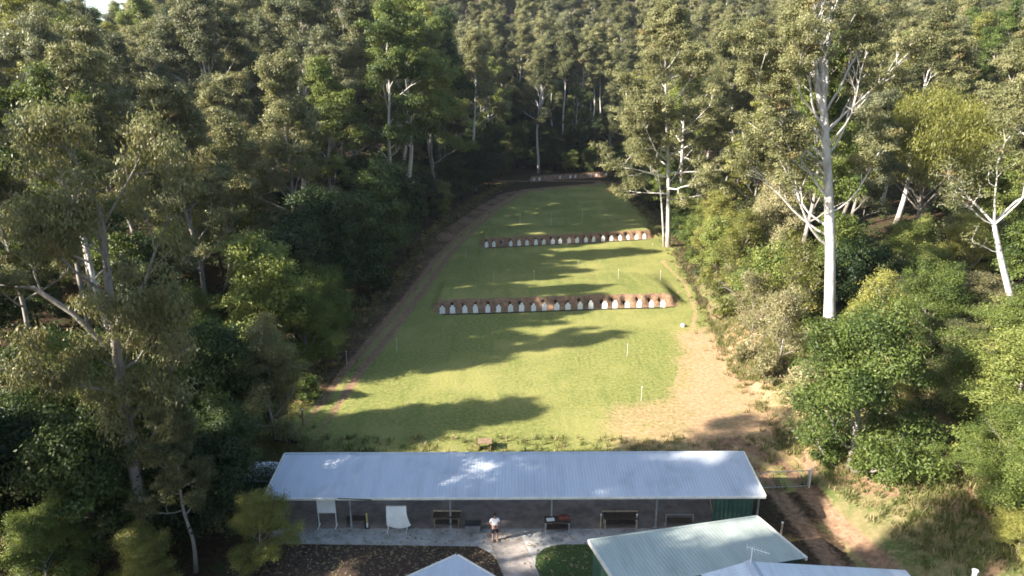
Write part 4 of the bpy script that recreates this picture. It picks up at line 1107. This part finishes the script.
# ---- man on the path
def person(loc, rz):
    root = empty('person', loc, rz, 'man in a white shirt and dark shorts standing on the path before the shed', 'person')
    skin, nt, out = mat('skin'); principled(nt, out, (.36, .21, .15), .6)
    shirt = simple('white_shirt', (.80, .80, .80), .85, var=.06, scale=12)
    shorts = simple('dark_shorts', (.018, .019, .024), .85, var=.2); hair = simple('dark_hair', (.02, .016, .013), .7, var=.3, scale=30)
    shoe = simple('tan_shoes', (.30, .22, .15), .8)
    def skinmesh(name, pts, edges, rad, m, lv=2, root_i=0):
        me = bpy.data.meshes.new(name); me.from_pydata(pts, edges, []); o = bpy.data.objects.new(name, me); COL.objects.link(o)
        o.modifiers.new('s', 'SKIN'); sv = me.skin_vertices[0].data
        for i, r in enumerate(rad): sv[i].radius = r if isinstance(r, tuple) else (r, r); sv[i].use_root = (i == root_i)
        sd = o.modifiers.new('d', 'SUBSURF'); sd.levels = lv; sd.render_levels = lv
        dg = bpy.context.evaluated_depsgraph_get(); dg.update()
        me2 = bpy.data.meshes.new_from_object(o.evaluated_get(dg)); bpy.data.objects.remove(o)
        me2.materials.clear(); me2.materials.append(m)
        me2.polygons.foreach_set('use_smooth', [True] * len(me2.polygons)); return me2
    # faces -y ; arms bent, hands together at the belly holding a phone, head tipped down
    P_ = [(0, 0, .95), (0, .01, 1.15), (0, 0, 1.36), (0, .01, 1.49), (0, -.03, 1.60), (0, -.045, 1.71)]
    E = [(0, 1), (1, 2), (2, 3), (3, 4), (4, 5)]; Rd_ = [(.15, .11), (.145, .105), (.165, .11), (.058, .058), (.078, .092), (.07, .082)]
    for s_ in (-1, 1):
        n = len(P_)
        P_ += [(s_ * .19, .01, 1.41), (s_ * .25, .05, 1.13), (s_ * .12, -.20, 1.10), (s_ * .06, -.27, 1.13)]
        E += [(2, n), (n, n + 1), (n + 1, n + 2), (n + 2, n + 3)]; Rd_ += [.062, .045, .032, .036]
        n = len(P_)
        P_ += [(s_ * .10, 0, .86), (s_ * .115, -.01, .50), (s_ * .12, .02, .10), (s_ * .135, -.13, .045)]
        E += [(0, n), (n, n + 1), (n + 1, n + 2), (n + 2, n + 3)]; Rd_ += [.098, .062, .042, .036]
    body = skinmesh('body', P_, E, Rd_, skin)
    bo = link(bpy.data.objects.new('body', body), root)
    import bmesh
    bm = bmesh.new(); bm.from_mesh(body)
    extra = []
    for s_ in (-1, 1):                                # fingers rooted inside the palm, curled round the phone
        for k in range(4):
            L_ = (.06, .07, .066, .052)[k]; b = V_(s_ * .06, -.28, 1.105 + .018 * k)
            extra.append(skinmesh('f', [tuple(b), tuple(b + V_(-s_ * .02, -L_ * .5, .004)), tuple(b + V_(-s_ * .045, -L_ * .75, .004)), tuple(b + V_(-s_ * .06, -L_ * .55, 0))], [(0, 1), (1, 2), (2, 3)], [.009, .0085, .008, .007], skin, 1))
        b = V_(s_ * .05, -.26, 1.155); extra.append(skinmesh('f', [tuple(b), tuple(b + V_(-s_ * .02, -.03, .02)), tuple(b + V_(-s_ * .035, -.05, .018))], [(0, 1), (1, 2)], [.011, .0095, .008], skin, 1))
    # nose, ears, brow
    def blob(c, r, sc=(1, 1, 1)):
        b2 = bmesh.new(); bmesh.ops.create_icosphere(b2, subdivisions=2, radius=r)
        for v in b2.verts: v.co = V_(v.co.x * sc[0], v.co.y * sc[1], v.co.z * sc[2]) + V_(*c)
        m2 = bpy.data.meshes.new('b'); b2.to_mesh(m2); b2.free(); return m2
    extra += [blob((0, -.142, 1.645), .017, (.8, 1.1, 1.3)), blob((-.083, -.03, 1.65), .026, (.4, .8, 1.2)), blob((.083, -.03, 1.65), .026, (.4, .8, 1.2))]
    for m2 in extra: bm.from_mesh(m2)
    bm.to_mesh(body); bm.free(); body.polygons.foreach_set('use_smooth', [True] * len(body.polygons))
    for s_ in (-1, 1):
        e_ = blob((s_ * .032, -.124, 1.668), .012); e_.materials.append(hair); link(bpy.data.objects.new('eye', e_), root)
    mo = blob((0, -.128, 1.605), .018, (1.3, .5, .35)); mo.materials.append(M['red_item']); link(bpy.data.objects.new('mouth', mo), root)
    SP = [(0, 0, .90), (0, .01, 1.15), (0, 0, 1.36), (0, .008, 1.46)]; SE = [(0, 1), (1, 2), (2, 3)]; SR = [(.178, .14), (.17, .13), (.19, .135), (.08, .08)]
    for s_ in (-1, 1):
        n = len(SP); SP += [(s_ * .195, .01, 1.41), (s_ * .245, .045, 1.20)]; SE += [(2, n), (n, n + 1)]; SR += [.083, .075]
    link(bpy.data.objects.new('shirt', skinmesh('shirt', SP, SE, SR, shirt)), root)
    QP = [(0, 0, .95), (0, 0, .88)]; QE = [(0, 1)]; QR = [(.165, .125), (.17, .13)]
    for s_ in (-1, 1):
        n = len(QP); QP += [(s_ * .105, 0, .80), (s_ * .118, 0, .50)]; QE += [(1, n), (n, n + 1)]; QR += [.125, .10]
    link(bpy.data.objects.new('shorts', skinmesh('shorts', QP, QE, QR, shorts)), root)
    h = blob((0, -.012, 1.69), .108, (.88, 1.0, .95))
    bm = bmesh.new(); bm.from_mesh(h); bmesh.ops.delete(bm, geom=[f for f in bm.faces if f.calc_center_median().y < -.075 and f.calc_center_median().z < 1.735 or f.calc_center_median().z < 1.62], context='FACES'); bm.to_mesh(h); bm.free()
    h.materials.append(hair); link(bpy.data.objects.new('hair', h), root)
    for s_ in (-1, 1):
        mb = MB(); mb.box((s_ * .13, -.06, .045), (.105, .28, .09), rz=s_ * .08, bev=.03); mb.build('shoe', shoe, root)
    return root
mx, my, _ = unproj(495, 540.5, .065)
person((mx, my, .065), .1)
ph = MB(); ph.box((0, 0, 0), (.075, .012, .15), rx=-.9, bev=.004); ph = ph.build('phone', M['black']); ph.location = (mx + .03, my - .325, 1.22); tag(ph, 'black phone held in both hands by the man', 'phone')

# ---- targets
def target_proto(kind):
    me = []
    w, h = .56, .78
    if kind == 'board':
        mb = MB(); mb.prism([(-.29, .12), (.29, .12), (.29, .80), (.15, .90), (.12, 1.08), (-.12, 1.08), (-.15, .90), (-.29, .80)], -.012, .012, lambda u, v, q: (u, q, v)); me.append(('board', mb, M['white']))
    elif kind == 'oval':
        mb = MB(); mb.prism([(.30 * math.sin(t), .72 + .48 * math.cos(t)) for t in np.linspace(0, 2 * PI, 16, endpoint=False)], -.012, .012, lambda u, v, q: (u, q, v)); me.append(('board', mb, M['white']))
    for s_ in (-1, 1):
        mb = MB(); mb.box((s_ * .2, .035, .45), (.045 if kind != 'frame' else .09, .04, .9 if kind != 'frame' else 1.1)); me.append(('stake', mb, M['timber'] if kind != 'frame' else M['grey']))
    if kind == 'frame':
        
        for z_ in (1.0, .35): mb = MB(); mb.box((0, .035, z_), (.44, .03, .12)); me.append(('crosspiece', mb, M['grey']))
        mb = MB(); mb.box((0, .02, 1.06), (.12, .02, .1)); me.append(('number_plate', mb, M['white']))
    return me
PR = {}
rowname = {1: 'nearest earth bank', 2: 'middle earth bank', 3: 'farthest earth bank'}
def target(kind, k, i, loc, rz):
    nmk = {'board': 'target_board', 'oval': 'oval_target', 'frame': 'empty_target'}[kind]
    look = {'board': 'white shouldered target board', 'oval': 'white oval target', 'frame': 'bare dark target frame'}[kind]
    root = empty(nmk, loc, rz, f'{look} before the {rowname[k]}, {ORD[i]} post from its left end', 'target', f'targets along the {rowname[k]}')
    if kind not in PR:
        PR[kind] = [mb.build(n_, m_, root) for n_, mb, m_ in target_proto(kind)]
    else:
        for src in PR[kind]: c_ = src.copy(); COL.objects.link(c_); c_.parent = root
    root.rotation_euler = (random.uniform(-.06, .10), random.uniform(-.06, .06), rz); q_ = random.uniform(.93, 1.06); root.scale = (q_, 1, random.uniform(.92, 1.06))
lit3 = {0, 1, 5, 7, 8, 11, 12, 14}
for k in (1, 2, 3):
    for i, (x, y) in enumerate(TP[k]):
        kind = 'board'
        if k == 2 and i == 2: kind = 'frame'
        if k == 3: kind = 'oval' if i in lit3 else 'frame'
        target(kind, k, i, (x, y, gz(x, y) - .02), random.uniform(-.18, .18))
for k in (1, 2):
    mb = MB(); pts = TP[k]
    for (a, b) in zip(pts[:-1], pts[1:]):
        mb.box(((a[0] + b[0]) / 2, (a[1] + b[1]) / 2 - .12, gz(*a) + .06), (math.hypot(b[0] - a[0], b[1] - a[1]), .1, .12), rz=math.atan2(b[1] - a[1], b[0] - a[0]))
    tag(mb.build('timber_kerb', M['dark_timber']), f'low dark timber kerb under the targets of the {rowname[k]}', 'kerb', 'timber kerbs under the target rows')
# stakes on the lawn
SM = None
SK = [((551, 226), 'beyond the middle bank'), ((582, 224), 'beyond the middle bank, taller, right of another'), ((627, 357), 'on the sunny near lawn toward the right'), ((494, 286), 'on the shaded lawn between the nearest and middle banks'), ((534, 284), 'on the lawn above the nearest bank'), ((578, 270), 'in the middle of the lawn between the banks'),
      ((618, 283), 'on the lawn right of centre between the banks'), ((652, 252), 'below the right end of the middle bank'), ((660, 283), 'near the right end of the lawn between the banks'), ((397, 352), 'beside the vehicle track on the near lawn'), ((347, 364), 'in the shade left of the vehicle track'), ((466, 258), 'near the track below the middle bank'), ((641, 402), 'on the lawn in front of the tan dirt'), ((520, 225), 'in shade beyond the left part of the middle bank')]
for (px, py), ds in SK:
    x, y, z = at(px, py); r = empty('marker_stake', (x, y, z), 0, 'thin white stake ' + ds, 'stake', 'thin white stakes on the lawn')
    if SM is None:
        mb = MB(); mb.box((0, 0, .6), (.032, .032, 1.25)); SM = [mb.build('stake', M['cream'], r)]; mb = MB(); mb.box((0, 0, 1.26), (.06, .06, .08)); SM.append(mb.build('tip', M['white'], r))
    else:
        for s_ in SM: c_ = s_.copy(); COL.objects.link(c_); c_.parent = r
    if py < 230: r.scale = (1, 1, 1.7)

# ---- gate by the road
a = V_(*at(757, 491)); b = V_(*at(807, 489)); b.z = a.z = max(a.z, b.z) + .05
gt = empty('wire_gate', a, math.atan2(b.y - a.y, b.x - a.x), 'grey pipe and mesh gate across the red dirt road beside the shed', 'gate')
Lg = (b - a).length
mb = MB(); mb.bar((0, 0, .08), (Lg, 0, .08), .03); mb.bar((0, 0, 1.2), (Lg, 0, 1.2), .03); mb.bar((Lg, 0, .08), (Lg, 0, 1.2), .03); mb.bar((0, 0, .08), (0, 0, 1.2), .03); mb.build('frame', M['steel'], gt)
mb = MB()
for i in range(1, 14): mb.bar((Lg * i / 14, 0, .08), (Lg * i / 14, 0, 1.2), .004, 4)
for i in range(1, 6): mb.bar((0, 0, .08 + 1.12 * i / 6), (Lg, 0, .08 + 1.12 * i / 6), .004, 4)
mb.build('mesh_infill', M['steel'], gt)
mb = MB(); mb.bar((Lg + .12, 0, -.4), (Lg + .12, 0, 1.4), .06); mb.build('gate_post', M['cream'], gt)
def lone_post(name, px, py, h, r, m, label, cap=None):
    x, y, z = at(px, py); e = empty(name, (x, y, z), 0, label, 'post')
    mb = MB(); mb.bar((0, 0, -.3), (0, 0, h), r, 10, r * .85); mb.build('post', m, e)
    mb = MB(); mb.bar((0, 0, h), (0, 0, h + .06), r * 1.15); mb.build('cap', cap or m, e)
lone_post('fence_post', 781, 535, .8, .06, M['pale_timber'], 'short pale post at the right corner of the pale green roof', M['white'])
lone_post('fence_post', 303.5, 425, 1.25, .07, M['timber'], 'timber post with a white top at the left edge of the lawn', M['white'])
lone_post('fence_post', 289.5, 447, 1.0, .08, M['dark_timber'], 'dark timber post left of the tilted black drum')
lone_post('fence_post', 971, 590, 1.0, .13, M['white'], 'white post at the bottom edge on the grassy bank')
x, y, z = at(296, 444); dr_ = empty('black_drum', (x, y, z), .5, 'long black drum tilted on its side at the left lawn edge', 'drum')
mb = MB(); mb.bar((-.2, -.35, .3), (.25, .6, .62), .26, 16); mb.build('barrel', M['black'], dr_)
mb = MB(); mb.bar((.0, .1, .02), (.06, .2, .42), .05); mb.box((0, .12, .03), (.5, .3, .06)); mb.build('stand', M['dark_timber'], dr_)
x, y, z = at(862, 285); tk = empty('water_tank', (x, y, z + 1.2), 0, 'teal plastic tank half hidden in the thicket right of the huge white trunk', 'tank')
mb = MB(); mb.bar((0, 0, -1.2), (0, 0, 1.0), .75, 20); mb.build('body', M['teal'], tk); mb = MB(); mb.bar((0, 0, 1.0), (0, 0, 1.25), .75, 20, .25); mb.build('lid', M['teal'], tk)
# white rocks at the lawn edge and bench behind the shed roof
import bmesh
def rock(px, py, r, label, seed):
    x, y, z = at(px, py); rg_ = random.Random(seed); bm = bmesh.new(); bmesh.ops.create_icosphere(bm, subdivisions=3, radius=r)
    for v in bm.verts:
        n = math.sin(v.co.x * 5 / r + seed) * .08 + math.sin(v.co.y * 4 / r + v.co.z * 3 / r) * .1
        v.co *= (1 + n); v.co.z *= .75
    me = bpy.data.meshes.new('rock'); bm.to_mesh(me); bm.free(); me.materials.append(M['rock']); me.polygons.foreach_set('use_smooth', [True] * len(me.polygons))
    o = link(bpy.data.objects.new('rock', me)); o.location = (x, y, z + r * .4); tag(o, label, 'rock')
rock(683, 327, .30, 'small pale rock on the lawn near the right end of the nearest target bank', 2)
x, y, z = at(485, 449.5); wb = empty('timber_table', (x, y, z), 0, 'small weathered timber table showing above the middle of the shed roof', 'table')
mb = MB()
for k in range(5): mb.box((0, -.32 + k * .16, .62), (1.0, .14, .04))
mb.build('top', M['timber'], wb)
for s_ in (-1, 1):
    mb = MB(); mb.box((s_ * .42, 0, .3), (.07, .6, .6)); mb.build('trestle', M['timber'], wb)

# ---- tufts of grass on the right bank and lawn edges
def tufts(rng):
    C = []
    while len(C) < 5200:
        x = rng.uniform(14, 46); y = rng.uniform(27, 72); inr = x - XR(y)
        if inr < -.5 or inr > 16: continue
        rd = dist_poly(np.array([x]), np.array([y]), ROAD)[0]
        if rd < 2.4: continue
        if smooth_noise(np.array([x]), np.array([y]), 2.2, 8)[0] + rng.uniform(-.5, .5) < .0: continue
        C.append((x, y, gz(x, y)))
    for _ in range(1500):
        x = rng.uniform(-17.5, 20); y = rng.uniform(39.2, 46)
        if rng.uniform() < .5: x = XL(y) + rng.normal() * 1.2
        C.append((x, y, gz(x, y)))
    for _ in range(1800):
        y = rng.uniform(44, 185); x = (XL(y) if rng.uniform() < .6 else XR(y)) + rng.normal() * .9
        C.append((x, y, gz(x, y)))
    C = np.array(C); n = 14; idx = np.repeat(np.arange(len(C)), n); k = len(idx)
    b = C[idx] + rng.normal(size=(k, 3)) * np.array([.16, .16, 0]); h = rng.uniform(.12, .42, k)[:, None]
    d = rng.normal(size=(k, 3)) * .35; d[:, 2] = 1
    s_ = unit(rng, k) * .035; s_[:, 2] = 0
    V = np.stack([b - s_, b + s_, b + d * h + s_ * .3, b + d * h - s_ * .3], 1).reshape(-1, 3)
    t = np.clip(rng.normal(.5, .2, len(C)), 0, 1)[idx]; dry = np.clip((rng.uniform(size=len(C)) < .3) * rng.uniform(.4, 1, len(C)), 0, 1)[idx]
    return quads_mesh('grass', V, np.arange(4 * k).reshape(-1, 4), [M['grass']], attrs={'tint': np.repeat(t, 4), 'dry': np.repeat(dry, 4)})
M['grass'] = leaf_mat('grass', (.06, .08, .02), (.12, .14, .04), (.2, .19, .07), (.40, .31, .17), .3)
tag(link(bpy.data.objects.new('grass', tufts(np.random.default_rng(12)))), 'dry grass tufts on the bank', kind='stuff')

def litter(rng):
    k = 3200; x = np.empty(k); y = np.empty(k); z = np.empty(k)
    x[:2200] = rng.uniform(-15, 0, 2200); y[:2200] = rng.uniform(28, 33.8, 2200); z[:2200] = .05
    x[2200:2600] = rng.uniform(-14, 13, 400); y[2200:2600] = rng.uniform(33.8, 35, 400) ; z[2200:2600] = .068
    x[2600:] = rng.uniform(.5, 8, 600); y[2600:] = rng.uniform(29, 33.7, 600); z[2600:] = .075
    P = np.stack([x, y, z], 1); a = rng.uniform(0, 6.28, k); u = np.stack([np.cos(a), np.sin(a), rng.normal(size=k) * .3], 1); v = np.stack([-np.sin(a), np.cos(a), rng.normal(size=k) * .3], 1)
    l = rng.uniform(.04, .13, k)[:, None]; w_ = l * .4
    V = np.stack([P - u * l, P + v * w_, P + u * l, P - v * w_], 1).reshape(-1, 3); V[:, 2] = np.maximum(V[:, 2], np.repeat(z, 4) - .012)
    t = np.repeat(rng.uniform(0, 1, k), 4)
    return quads_mesh('leaf_litter', V, np.arange(4 * k).reshape(-1, 4), [M['dry_leaf']], attrs={'tint': t, 'dry': np.repeat((rng.uniform(size=k) < .6) * .9, 4)})
tag(link(bpy.data.objects.new('leaf_litter', litter(np.random.default_rng(21)))), 'fallen leaves on the garden bed and path', kind='stuff')

# ------------------------------------------------------------------ light, sky, camera
w = bpy.data.worlds.new('World'); scene.world = w; w.use_nodes = True
nt = w.node_tree; bg = nt.nodes['Background']
sky = nt.nodes.new('ShaderNodeTexSky'); sky.sky_type = 'NISHITA'; sky.sun_disc = False
sx, sy = -math.cos(SUN_AZ), -math.sin(SUN_AZ)
sky.sun_elevation = SUN_EL; sky.sun_rotation = math.atan2(sx, sy)
sky.air_density = 1.2; sky.dust_density = 1.5; sky.ozone_density = 1.5; sky.altitude = 100
nt.links.new(sky.outputs[0], bg.inputs[0]); bg.inputs[1].default_value = .078
L = bpy.data.lights.new('sun', 'SUN'); L.energy = 5.0; L.angle = math.radians(.53); L.color = (1, .92, .81)
lo = bpy.data.objects.new('sun', L); COL.objects.link(lo)
d = Vector((-sx * math.cos(SUN_EL), -sy * math.cos(SUN_EL), -math.sin(SUN_EL)))
lo.rotation_euler = d.to_track_quat('-Z', 'Y').to_euler(); lo.location = (-60, -20, 80)

cam = bpy.data.cameras.new('camera'); cam.sensor_width = 36; cam.lens = FPX / 1024 * 36; cam.clip_end = 5000; cam.clip_start = .5
co = bpy.data.objects.new('camera', cam); COL.objects.link(co)
co.location = (0, 0, HC); co.rotation_euler = (PI / 2 - PITCH, 0, 0)
scene.camera = co
scene.view_settings.view_transform = 'Standard'; scene.view_settings.look = 'None'
scene.view_settings.gamma = 1; scene.view_settings.use_curve_mapping = False
scene.view_settings.exposure = 1.95
cy = scene.cycles
cy.max_bounces = 5; cy.diffuse_bounces = 3; cy.glossy_bounces = 2; cy.transmission_bounces = 3; cy.transparent_max_bounces = 4
cy.use_denoising = True
cy.use_adaptive_sampling = True; cy.adaptive_threshold = .02
cy.caustics_reflective = False; cy.caustics_refractive = False
cy.filter_width = 1.7

# thin evening haze filling the valley
me = bpy.data.meshes.new('haze'); x0, x1, y0, y1, z0, z1 = -950, 950, -350, 1250, -4, 150
me.from_pydata([(x, y, z) for z in (z0, z1) for x, y in ((x0, y0), (x1, y0), (x1, y1), (x0, y1))], [], [(3, 2, 1, 0), (4, 5, 6, 7), (0, 1, 5, 4), (1, 2, 6, 5), (2, 3, 7, 6), (3, 0, 4, 7)])
hm, hnt, hout = mat('haze'); vol = hnt.nodes.new('ShaderNodeVolumePrincipled'); vol.inputs['Color'].default_value = (.80, .88, 1, 1); vol.inputs['Density'].default_value = .00009; vol.inputs['Anisotropy'].default_value = .2
hnt.links.new(vol.outputs[0], hout.inputs['Volume']); me.materials.append(hm)
tag(link(bpy.data.objects.new('haze', me)), kind='stuff')
cy.volume_bounces = 0


# ---- drop forest trees the photograph shows nothing of, then describe the rest
def see():
    dg = bpy.context.evaluated_depsgraph_get(); seen = set(); o3 = Vector((0, 0, HC))
    for px in range(0, 1024, 4):
        for py in range(0, 576, 3):
            a = (py - CY) / FPX; b = (px - CX) / FPX
            h = scene.ray_cast(dg, o3, Vector((b, CT - a * ST, -(a * CT + ST))).normalized())[4]
            while h is not None and h.parent is not None: h = h.parent
            if h is not None: seen.add(h.name)
    return seen
SEEN = see(); keep = []
for p in placed:
    o = p[0]
    if o.name in SEEN or not (p[1] > 8 or p[2] > 140 or o.name.startswith('under')): keep.append(p); continue
    for c in list(o.children): bpy.data.objects.remove(c)
    bpy.data.objects.remove(o)
placed = keep
# describe each by its side, its rank back from the camera and its order across
from collections import defaultdict
byrank = defaultdict(list)
for p in placed:
    d = math.hypot(p[1], p[2]); sd = side(p[1], p[2])
    byrank[(sd, int((d - 30) // 22), p[4])].append(p)
groups = {'left slope': 'forest trees on the left slope', 'right slope': 'forest trees on the right slope', 'valley head': 'forest trees at the head of the valley'}
for (sd, k, look), ps in byrank.items():
    ps.sort(key=lambda p: project(p[1], p[2], p[3] + 15)[0])
    for j, p in enumerate(ps):
        w_ = 'only' if len(ps) == 1 else ORD[j]
        p[0]['label'] = f'{look}, {ORD[max(k, 0)]} rank back on the {sd}, {w_} from left'
        p[0]['group'] = groups[sd]
print('FOREST individual', len(placed), len(NEAR), sum(f[0] == 'gum' for f in NEAR), 'far', len(FARF))
